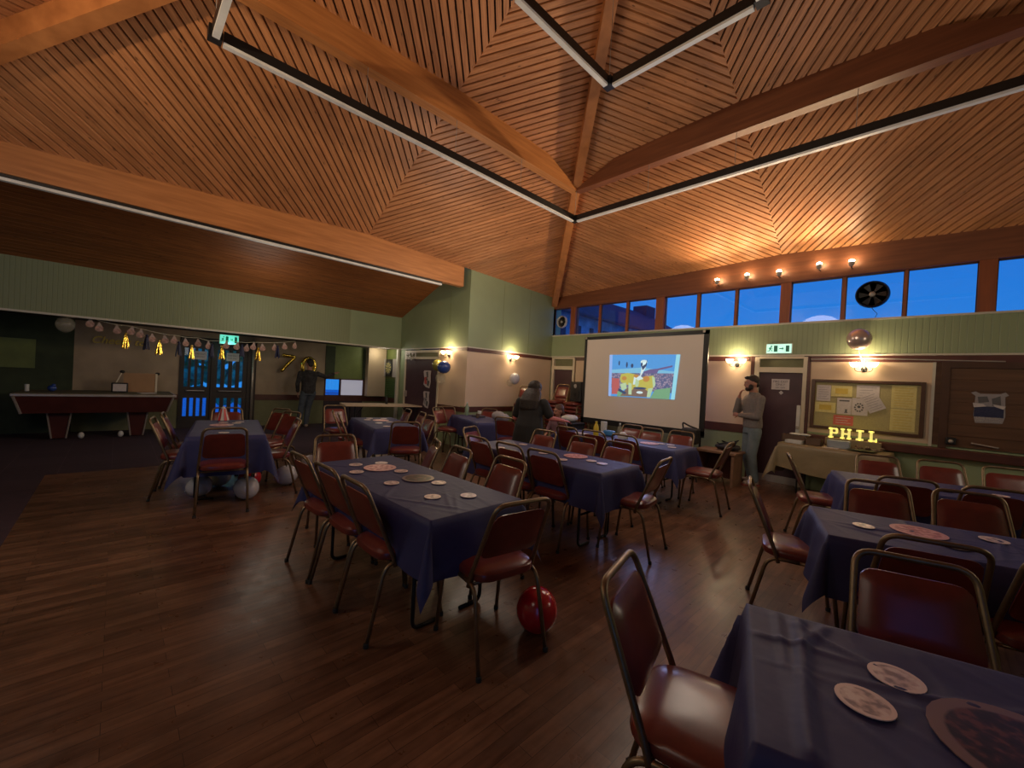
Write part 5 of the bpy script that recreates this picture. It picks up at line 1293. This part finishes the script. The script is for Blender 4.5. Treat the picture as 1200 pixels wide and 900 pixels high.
for y, l in [(-.43, 'small white ball on the carpet under the pool table, left one'), (.10, 'small white ball on the carpet under the pool table, right one')]:
    mb = MB(); mb.ell((0, 0, .06), (.045, .045, .06), nu=12, nv=8); tag(mb.build('white_ball', 'white_plastic', loc=(-10.95, y, 0), smooth=True), l, 'ball')
# pale board on the dark green wall at the far left
mb = MB(); mb.box(0, .03, -.4, .38, 0, .55); tag(mb.build('green_board', 'mid_green', loc=(XW, -1.5, 1.25)), 'dim olive board on the dark green wall at the far left', 'board')

# ------------------------------------------------------------------ people
def seg(mb, a, c, r0, r1, n=12, k=5):
    a, c = V(a), V(c); pts = [a.lerp(c, i/k) for i in range(k+1)]; rr = [r0+(r1-r0)*i/k for i in range(k+1)]
    mb.tube(pts, rr, n); mb.ell(a, (r0,)*3, nu=10, nv=8); mb.ell(c, (r1,)*3, nu=10, nv=8)
def loft(mb, rings, n=18):
    """rings: (centre, rx, ry, forward-yaw)"""
    vs = []; fs = []
    for c, rx, ry, yw in rings:
        for k in range(n):
            a = 2*PI*k/n; x, y = rx*math.cos(a), ry*math.sin(a)
            vs.append((c[0]+x*math.cos(yw)-y*math.sin(yw), c[1]+x*math.sin(yw)+y*math.cos(yw), c[2]))
    for j in range(len(rings)-1):
        for k in range(n): fs.append((j*n+k, j*n+(k+1) % n, (j+1)*n+(k+1) % n, (j+1)*n+k))
    fs.append(tuple(range(n))[::-1]); fs.append(tuple((len(rings)-1)*n+k for k in range(n)))
    mb.add(vs, fs)
def fuse(mb, name, mat, parent, vox=.010, sm=4):
    o = mb.build(name, mat, parent)
    m1 = o.modifiers.new('r', 'REMESH'); m1.mode = 'VOXEL'; m1.voxel_size = vox; m1.use_smooth_shade = True
    m2 = o.modifiers.new('s', 'SMOOTH'); m2.iterations = sm; m2.factor = .5
    bpy.context.view_layer.update()
    me = bpy.data.meshes.new_from_object(o.evaluated_get(bpy.context.evaluated_depsgraph_get()))
    o.modifiers.clear(); o.data = me
    for p in me.polygons: p.use_smooth = True
    return o
def hand(mb, wrist, d, up, size=1.0, curl=.5, side=1):
    """palm and five fingers; d = pointing direction, up = back of hand"""
    d = V(d).normalized(); up = V(up); up = (up-d*up.dot(d)).normalized(); s_ = d.cross(up)*side
    w = V(wrist); L = .085*size
    R3 = Matrix((s_, d, up)).transposed()
    mb.ell(w+d*L*.55, (.040*size, L*.62, .016*size), rot=R3, nu=14, nv=10)
    for i, (off, ln) in enumerate([(-.030, .062), (-.011, .072), (.009, .068), (.028, .052)]):
        a = w+d*L*1.0+s_*off*size; p1 = a+(d*math.cos(curl*.5)-up*math.sin(curl*.5))*ln*.5*size; p2 = p1+(d*math.cos(curl*1.5)-up*math.sin(curl*1.5))*ln*.5*size
        seg(mb, a-d*.015, p1, .0095*size, .009*size, 8, 2); seg(mb, p1, p2, .009*size, .0075*size, 8, 2)
    a = w+d*L*.3-s_*.034*size; p1 = a+(d*.7-s_*.7).normalized()*.035*size; p2 = p1+(d*.9-s_*.2-up*.3).normalized()*.03*size
    seg(mb, a, p1, .012*size, .010*size, 8, 2); seg(mb, p1, p2, .010*size, .008*size, 8, 2)
def head(mb, c, yaw, pitch=0, s_=1.0):
    Rm = Matrix.Rotation(yaw, 3, 'Z') @ Matrix.Rotation(pitch, 3, 'X'); c = V(c)
    mb.ell(c+Rm @ V((0, .012, .015))*s_, (.077*s_, .095*s_, .105*s_), rot=Rm, nu=20, nv=14)      # skull (faces -y)
    mb.ell(c+Rm @ V((0, -.028, -.045))*s_, (.058*s_, .062*s_, .072*s_), rot=Rm)                    # jaw
    mb.ell(c+Rm @ V((0, -.070, -.095))*s_, (.024*s_, .022*s_, .018*s_), rot=Rm)                    # chin
    mb.ell(c+Rm @ V((0, -.088, .030))*s_, (.055*s_, .012*s_, .012*s_), rot=Rm)                     # brow
    seg(mb, c+Rm @ V((0, -.088, .02))*s_, c+Rm @ V((0, -.108, -.022))*s_, .010*s_, .015*s_, 8, 2)  # nose
    mb.ell(c+Rm @ V((0, -.090, -.052))*s_, (.025*s_, .010*s_, .010*s_), rot=Rm)                    # lips
    for sx in (-1, 1): mb.ell(c+Rm @ V((sx*.078, .01, -.01))*s_, (.010*s_, .020*s_, .032*s_), rot=Rm)
    return Rm
def face_bits(par, c, Rm, s_=1.0, lips=True):
    c = V(c)
    for sx in (-1, 1):
        mb = MB(); mb.ell(c+Rm @ V((sx*.030, -.083, .010))*s_, (.012*s_, .008*s_, .007*s_), rot=Rm, nu=10, nv=8); mb.build('eye', 'white_plastic', par, smooth=True)
        mb = MB(); mb.ell(c+Rm @ V((sx*.030, -.090, .010))*s_, (.006*s_, .003*s_, .006*s_), rot=Rm, nu=8, nv=6); mb.build('pupil', 'fitting_black', par, smooth=True)
    mb = MB(); mb.ell(c+Rm @ V((0, -.098, -.052))*s_, (.024*s_, .004*s_, .006*s_), rot=Rm, nu=10, nv=6); mb.build('mouth', 'pinklit_skin_lips', par, smooth=True)

# man in grey, hand to chin, by the fire door
def man_grey():
    P = empty('person', (-2.06, 7.60, 0), math.radians(-48), 'person in grey jumper and pale jeans standing with a hand at the chin', 'person')
    # local frame: faces -y, own left is +x
    hc = (.0, -.055, 1.665)
    mb = MB(); Rm = head(mb, hc, math.radians(-12), math.radians(8))
    seg(mb, (0, .01, 1.46), (0, -.03, 1.60), .060, .056)
    loft(mb, [((0, .01, .86), .15, .10, 0), ((0, .0, .96), .155, .11, 0), ((0, -.01, 1.1), .15, .105, 0), ((0, 0, 1.28), .175, .115, 0), ((0, .01, 1.40), .18, .105, 0), ((0, .01, 1.47), .10, .07, 0)])
    Ls, Rs = V((.19, .01, 1.41)), V((-.19, .01, 1.41))
    Le, Lw = V((.22, -.04, 1.12)), V((.0, -.24, 1.13)); Re, Rw = V((-.16, -.20, 1.17)), V((-.055, -.21, 1.44))
    seg(mb, Ls, Le, .052, .042); seg(mb, Le, Lw, .041, .028); seg(mb, Rs, Re, .052, .042); seg(mb, Re, Rw, .041, .028)
    hand(mb, Lw, (-1, -.3, .05), (0, -1, .2), 1, .6, 1); hand(mb, Rw, (.25, .1, 1), (-.6, -.8, 0), 1, 1.0, 1)
    feet = []
    for sx, fx, fy in ((1, .13, -.02), (-1, -.12, .05)):
        hip = V((sx*.09, 0, .90)); kn = V((sx*.11, -.04+fy*.5, .49)); an = V((fx, fy+.03, .09))
        seg(mb, hip, kn, .085, .058); seg(mb, kn, an, .056, .036); feet.append(an)
    body = fuse(mb, 'body', 'skin', P)
    # jumper
    mb = MB(); loft(mb, [((0, .0, .93), .175, .13, 0), ((0, 0, 1.0), .178, .135, 0), ((0, -.01, 1.12), .172, .13, 0), ((0, 0, 1.28), .195, .137, 0), ((0, .01, 1.41), .20, .125, 0), ((0, .01, 1.48), .105, .085, 0), ((0, -.005, 1.515), .078, .075, 0)])
    seg(mb, Ls, Le, .070, .056); seg(mb, Le, Lw.lerp(Le, .1), .055, .040); seg(mb, Rs, Re, .070, .056); seg(mb, Re, Rw.lerp(Re, .18), .055, .040)
    fuse(mb, 'jumper', 'sweater_grey', P)
    # jeans
    mb = MB(); loft(mb, [((0, .0, .84), .165, .125, 0), ((0, .0, .90), .165, .125, 0), ((0, .0, .955), .160, .12, 0)])
    for (sx, fx, fy), an in zip(((1, .13, -.02), (-1, -.12, .05)), feet):
        hip = V((sx*.09, 0, .88)); kn = V((sx*.11, -.04+fy*.5, .49)); seg(mb, hip, kn, .10, .078); seg(mb, kn, an+V((0, 0, .0)), .077, .062)
    fuse(mb, 'jeans', 'jeans_pale', P)
    for an, yw in zip(feet, (.15, -.4)):
        mb = MB(); d = V((math.sin(yw)*.5, -math.cos(yw), 0)).normalized()
        mb.ell(an+d*.02+V((0, 0, -.02)), (.045, .05, .05)); seg(mb, an+V((0, 0, -.045))-d*.03, an+d*.15+V((0, 0, -.052)), .044, .036)
        o = fuse(mb, 'trainer', 'trainer', P, .008)
        mb = MB(); q = [an-d*.08, an+d*.20]; s_ = V((-d.y, d.x, 0))*.045
        mb.prism([V((p.x, p.y, 0)) for p in (q[0]-s_, q[1]-s_*.8, q[1]+s_*.8, q[0]+s_)], (0, 0, .02)); mb.build('sole', 'sole_red', o)
    # hair and beard
    mb = MB(); c = V(hc); mb.ell(c+Rm @ V((0, .028, .045)), (.083, .095, .092), rot=Rm); mb.ell(c+Rm @ V((0, -.045, .098)), (.06, .05, .03), rot=Rm); mb.ell(c+Rm @ V((0, .075, -.02)), (.06, .04, .06), rot=Rm)
    fuse(mb, 'hair', 'hair_dark', P, .008)
    mb = MB(); mb.ell(c+Rm @ V((0, -.058, -.092)), (.056, .046, .040), rot=Rm); mb.ell(c+Rm @ V((0, -.096, -.040)), (.028, .010, .007), rot=Rm)
    for sx in (-1, 1): mb.ell(c+Rm @ V((sx*.062, -.028, -.060)), (.020, .040, .048), rot=Rm)
    fuse(mb, 'beard', 'hair_dark', P, .008)
    face_bits(P, hc, Rm)
man_grey()

def man_back():
    P = empty('person', (-11.35, 3.62, 0), math.radians(-98), 'person in dark shirt and jeans seen from behind, reaching out one arm', 'person')
    # faces local -y (world -x); own right is local -x -> world +y
    hc = (.0, -.03, 1.66)
    mb = MB(); Rm = head(mb, hc, math.radians(15), math.radians(6))
    seg(mb, (0, .01, 1.46), (0, -.01, 1.60), .058, .055)
    loft(mb, [((0, .01, .86), .15, .10, 0), ((0, .0, .98), .145, .105, 0), ((0, 0, 1.1), .15, .10, 0), ((0, 0, 1.28), .175, .11, 0), ((0, .01, 1.40), .18, .10, 0), ((0, .01, 1.47), .10, .07, 0)])
    Ls, Rs = V((.20, .01, 1.40)), V((-.20, .01, 1.40)); Le, Lw = V((.27, .05, 1.12)), V((.24, -.06, .90)); Re, Rw = V((-.43, -.10, 1.33)), V((-.66, -.20, 1.43))
    seg(mb, Ls, Le, .052, .042); seg(mb, Le, Lw, .041, .028); seg(mb, Rs, Re, .052, .042); seg(mb, Re, Rw, .041, .028)
    hand(mb, Lw, (0, -.2, -1), (1, 0, 0), 1, .5, 1); hand(mb, Rw, (-1, -.3, .4), (0, .4, 1), 1, .3, -1)
    legs = [((.09, 0, .9), (.15, -.02, .49), (.20, .06, .09)), ((-.09, 0, .9), (-.02, -.10, .49), (.02, -.02, .09))]
    for a, k_, e in legs: seg(mb, a, k_, .085, .058); seg(mb, k_, e, .056, .036)
    fuse(mb, 'body', 'skin', P)
    mb = MB(); loft(mb, [((0, 0, .88), .17, .125, 0), ((0, 0, 1.0), .172, .13, 0), ((0, 0, 1.12), .172, .125, 0), ((0, 0, 1.28), .195, .13, 0), ((0, .01, 1.40), .20, .12, 0), ((0, .01, 1.49), .09, .08, 0)])
    seg(mb, Ls, Le, .068, .054); seg(mb, Le, Lw.lerp(Le, .15), .053, .042); seg(mb, Rs, Re, .068, .054); seg(mb, Re, Rw.lerp(Re, .1), .053, .040)
    simple('dark_check', (.035, .032, .034), .9, var=.5, scale=14); fuse(mb, 'shirt', 'dark_check', P)
    mb = MB(); loft(mb, [((0, 0, .83), .16, .12, 0), ((0, 0, .93), .158, .118, 0)])
    for a, k_, e in legs: seg(mb, a, k_, .10, .078); seg(mb, k_, e, .077, .062)
    fuse(mb, 'jeans', 'jeans_blue', P)
    for a, k_, e in legs:
        mb = MB(); e = V(e); seg(mb, e+V((0, .03, -.045)), e+V((0, -.16, -.052)), .044, .036); mb.ell(e+V((0, 0, -.02)), (.045, .05, .05)); fuse(mb, 'shoe', 'trainer', P, .008)
    mb = MB(); c = V(hc); mb.ell(c+Rm @ V((0, .028, .045)), (.085, .098, .095), rot=Rm); mb.ell(c+Rm @ V((0, .07, -.03)), (.065, .045, .065), rot=Rm); fuse(mb, 'hair', 'hair_dark', P, .008)
    face_bits(P, hc, Rm)
man_back()

def woman():
    # stands behind the second table with her back to us, leaning right
    P = empty('person', (-4.20, 4.50, 0), math.radians(200), 'person with long dark hair in a black dress standing behind the second table', 'person')
    hc = (.02, -.16, 1.375)
    mb = MB(); Rm = head(mb, hc, math.radians(15), math.radians(25))
    seg(mb, (0, -.04, 1.20), (.01, -.12, 1.32), .055, .050)
    loft(mb, [((0, .05, .75), .18, .13, 0), ((0, .05, .85), .17, .13, 0), ((0, .02, .97), .15, .115, 0), ((0, -.02, 1.10), .17, .11, 0), ((0, -.04, 1.19), .15, .095, 0), ((0, -.05, 1.24), .08, .06, 0)])
    Ls, Rs = V((.19, -.03, 1.18)), V((-.19, -.03, 1.18)); Le, Lw = V((.27, -.03, .93)), V((.26, -.22, .84)); Re, Rw = V((-.30, -.06, .97)), V((-.44, -.26, .93))
    seg(mb, Ls, Le, .052, .042); seg(mb, Le, Lw, .040, .027); seg(mb, Rs, Re, .052, .044); seg(mb, Re, Rw, .042, .027)
    hand(mb, Lw, (0, -1, -.3), (1, 0, .3), .92, .5, 1); hand(mb, Rw, (-.6, -.8, -.1), (0, .1, 1), .92, .6, -1)
    for sx in (1, -1): seg(mb, (sx*.09, .05, .8), (sx*.09, -.0, .45), .08, .055); seg(mb, (sx*.09, 0, .45), (sx*.09, .05, .07), .05, .034); seg(mb, (sx*.09, .06, .04), (sx*.10, -.13, .035), .036, .030)
    fuse(mb, 'body', 'pinklit_skin_lips', P)
    mb = MB(); loft(mb, [((0, .04, .22), .30, .24, 0), ((0, .05, .45), .27, .21, 0), ((0, .06, .72), .235, .18, 0), ((0, .05, .85), .215, .17, 0), ((0, .02, .98), .185, .145, 0), ((0, -.02, 1.10), .20, .14, 0), ((0, -.04, 1.19), .185, .12, 0), ((0, -.05, 1.245), .09, .08, 0)])
    seg(mb, Ls, Ls.lerp(Le, .75), .075, .068); seg(mb, Rs, Rs.lerp(Re, .75), .075, .072)
    fuse(mb, 'dress', 'black_dress', P)
    mb = MB(); c = V(hc); mb.ell(c+Rm @ V((0, .03, .030)), (.112, .12, .105), rot=Rm); loft(mb, [((.01, .06, 1.0), .10, .045, 0), ((.01, .07, 1.10), .155, .07, 0), ((.01, .04, 1.22), .165, .09, 0), ((.01, -.04, 1.32), .145, .10, 0), ((.02, -.10, 1.39), .11, .09, 0)])
    fuse(mb, 'hair', 'hair_dark', P, .009)
    face_bits(P, hc, Rm)
woman()

def child():
    P = empty('person', (-4.72, 5.80, 0), math.radians(20), 'small person with brown hair in a mauve top beside the woman in black', 'person')
    hc = (.0, -.02, 1.0); s_ = .88
    mb = MB(); Rm = head(mb, hc, math.radians(-40), math.radians(12), s_)
    seg(mb, (0, 0, .83), (0, -.01, .93), .038, .036)
    loft(mb, [((0, 0, .46), .10, .08, 0), ((0, 0, .6), .10, .08, 0), ((0, 0, .75), .115, .08, 0), ((0, 0, .82), .11, .07, 0), ((0, 0, .86), .05, .045, 0)])
    Ls, Rs = V((.125, 0, .81)), V((-.125, 0, .81)); Le, Lw = V((.16, -.04, .65)), V((.10, -.18, .62)); Re, Rw = V((-.17, -.05, .66)), V((-.14, -.19, .58))
    for a, k_, w_, sd in ((Ls, Le, Lw, 1), (Rs, Re, Rw, -1)): seg(mb, a, k_, .034, .028); seg(mb, k_, w_, .027, .020); hand(mb, w_, (0, -1, -.2), (0, 0, 1), .7, .5, sd)
    for sx in (1, -1): seg(mb, (sx*.055, 0, .48), (sx*.06, 0, .27), .052, .038); seg(mb, (sx*.06, 0, .27), (sx*.06, .02, .05), .036, .026); seg(mb, (sx*.06, .02, .03), (sx*.06, -.09, .03), .03, .025)
    fuse(mb, 'body', 'skin', P, .009)
    mb = MB(); loft(mb, [((0, 0, .42), .135, .11, 0), ((0, 0, .6), .12, .10, 0), ((0, 0, .75), .13, .10, 0), ((0, 0, .83), .12, .08, 0), ((0, 0, .875), .055, .05, 0)])
    for a, k_, w_ in ((Ls, Le, Lw), (Rs, Re, Rw)): seg(mb, a, k_, .044, .038); seg(mb, k_, w_.lerp(k_, .2), .037, .03)
    fuse(mb, 'top', 'mauve_top', P, .009)
    mb = MB()
    for sx in (1, -1): seg(mb, (sx*.055, 0, .47), (sx*.06, 0, .27), .062, .048); seg(mb, (sx*.06, 0, .27), (sx*.06, .02, .08), .046, .038)
    fuse(mb, 'trousers', 'jeans_blue', P, .009)
    mb = MB(); c = V(hc); mb.ell(c+Rm @ V((0, .025, .035)), (.078, .09, .085), rot=Rm); mb.ell(c+Rm @ V((0, .065, -.04)), (.06, .035, .07), rot=Rm); fuse(mb, 'hair', 'hair_brown', P, .008)
    face_bits(P, hc, Rm, s_)
child()

# ------------------------------------------------------------------ lights
def light(typ, loc, energy, col, size=.1, spot=None, target=None, name='lamp_or_fill', blend=.6, sx=None, sy=None):
    l = bpy.data.lights.new(name, typ); l.energy = energy; l.color = col
    if typ in ('POINT', 'SPOT'): l.shadow_soft_size = size
    if typ == 'SPOT': l.spot_size = math.radians(spot); l.spot_blend = blend
    if typ == 'AREA': l.shape = 'RECTANGLE'; l.size = sx; l.size_y = sy
    o = bpy.data.objects.new(name, l); C.objects.link(o); o.location = loc
    if target is not None:
        d = V(target)-V(loc); o.rotation_euler = d.to_track_quat('-Z', 'Y').to_euler()
    return o
for x, z in SPX:
    light('SPOT', (x, yb-.17, z+.09), 76, (1, .72, .42), .03, 125, (CX-2.4+(x-CX)*.6, CY+.3, 5.4), blend=1)
for x in (-3.6, -2.2, -.8):
    light('SPOT', (x, Y0+.2, 3.62), 95, (1, .72, .42), .03, 120, (CX-2.6, CY-.6, 5.2), blend=1)
for loc in [(-.74, yb-.16, 2.09), (-2.50, yb-.16, 2.14), (X0+.16, 6.63, 2.12), (-7.57, 5.18, 2.12)]:
    light('POINT', loc, 11, (1, .74, .44), .05)
# added soft fill without fittings, lifts the hall's overall brightness
for loc, e in [((X1-.5, 5.5, 2.3), 34), ((-1.9, 4.6, 2.9), 42), ((-5.2, 4.4, 2.9), 44), ((-4.2, -1.2, 2.7), 44), ((-.9, -1.3, 2.7), 13), ((-8.6, 2.0, 2.6), 14)]:
    light('POINT', loc, e, (1, .86, .70), .5)
light('POINT', (-10.4, 1.2, 2.0), 5, (1, .8, .6), .3)  # added fill for the walls of the left extension
light('POINT', (-11.48, 5.6, 2.12), 5, (1, .9, .6), .05)
light('POINT', (-9.95, 5.0, 2.12), 6, (1, .92, .75), .1)
light('POINT', (XW+.6, 1.87, 1.98), 1.2, (.3, 1, .85), .05)
# glow of the picture into the hall
light('AREA', (-3.9, SY-.05, 1.7), 15, (.45, .5, 1), sx=1.3, sy=.8, target=(-3.4, 3, .6))

w = bpy.data.worlds.new('World'); bpy.context.scene.world = w; w.use_nodes = True
nt = w.node_tree; bgn = nt.nodes['Background']
tc = nt.nodes.new('ShaderNodeTexCoord'); sp_ = nt.nodes.new('ShaderNodeSeparateXYZ'); nt.links.new(tc.outputs['Generated'], sp_.inputs[0])
r = nt.nodes.new('ShaderNodeValToRGB'); r.color_ramp.elements[0].position = .0; r.color_ramp.elements[0].color = (.03, .28, .82, 1); r.color_ramp.elements[1].position = .6; r.color_ramp.elements[1].color = (.006, .10, .62, 1)
nt.links.new(sp_.outputs[2], r.inputs[0]); nt.links.new(r.outputs[0], bgn.inputs[0]); bgn.inputs[1].default_value = 1.0

# ------------------------------------------------------------------ camera
f_, yaw, pitch, roll = 478.54, -0.8007, -0.0087, 0.0531
fw = V((math.sin(yaw)*math.cos(pitch), math.cos(yaw)*math.cos(pitch), math.sin(pitch)))
rt = V((math.cos(yaw), -math.sin(yaw), 0)); up = rt.cross(fw)
r2 = rt*math.cos(roll)+up*math.sin(roll); u2 = up*math.cos(roll)-rt*math.sin(roll)
cam = bpy.data.cameras.new('camera'); cam.sensor_width = 36; cam.lens = f_/1200*36; cam.clip_start = .02; cam.clip_end = 200
co = bpy.data.objects.new('camera', cam); C.objects.link(co)
M = Matrix((r2, u2, -fw)).transposed().to_4x4(); M.translation = V((0, 0, 1.5)); co.matrix_world = M
bpy.context.scene.camera = co
vs = bpy.context.scene.view_settings; vs.view_transform = 'Standard'; vs.exposure = 0
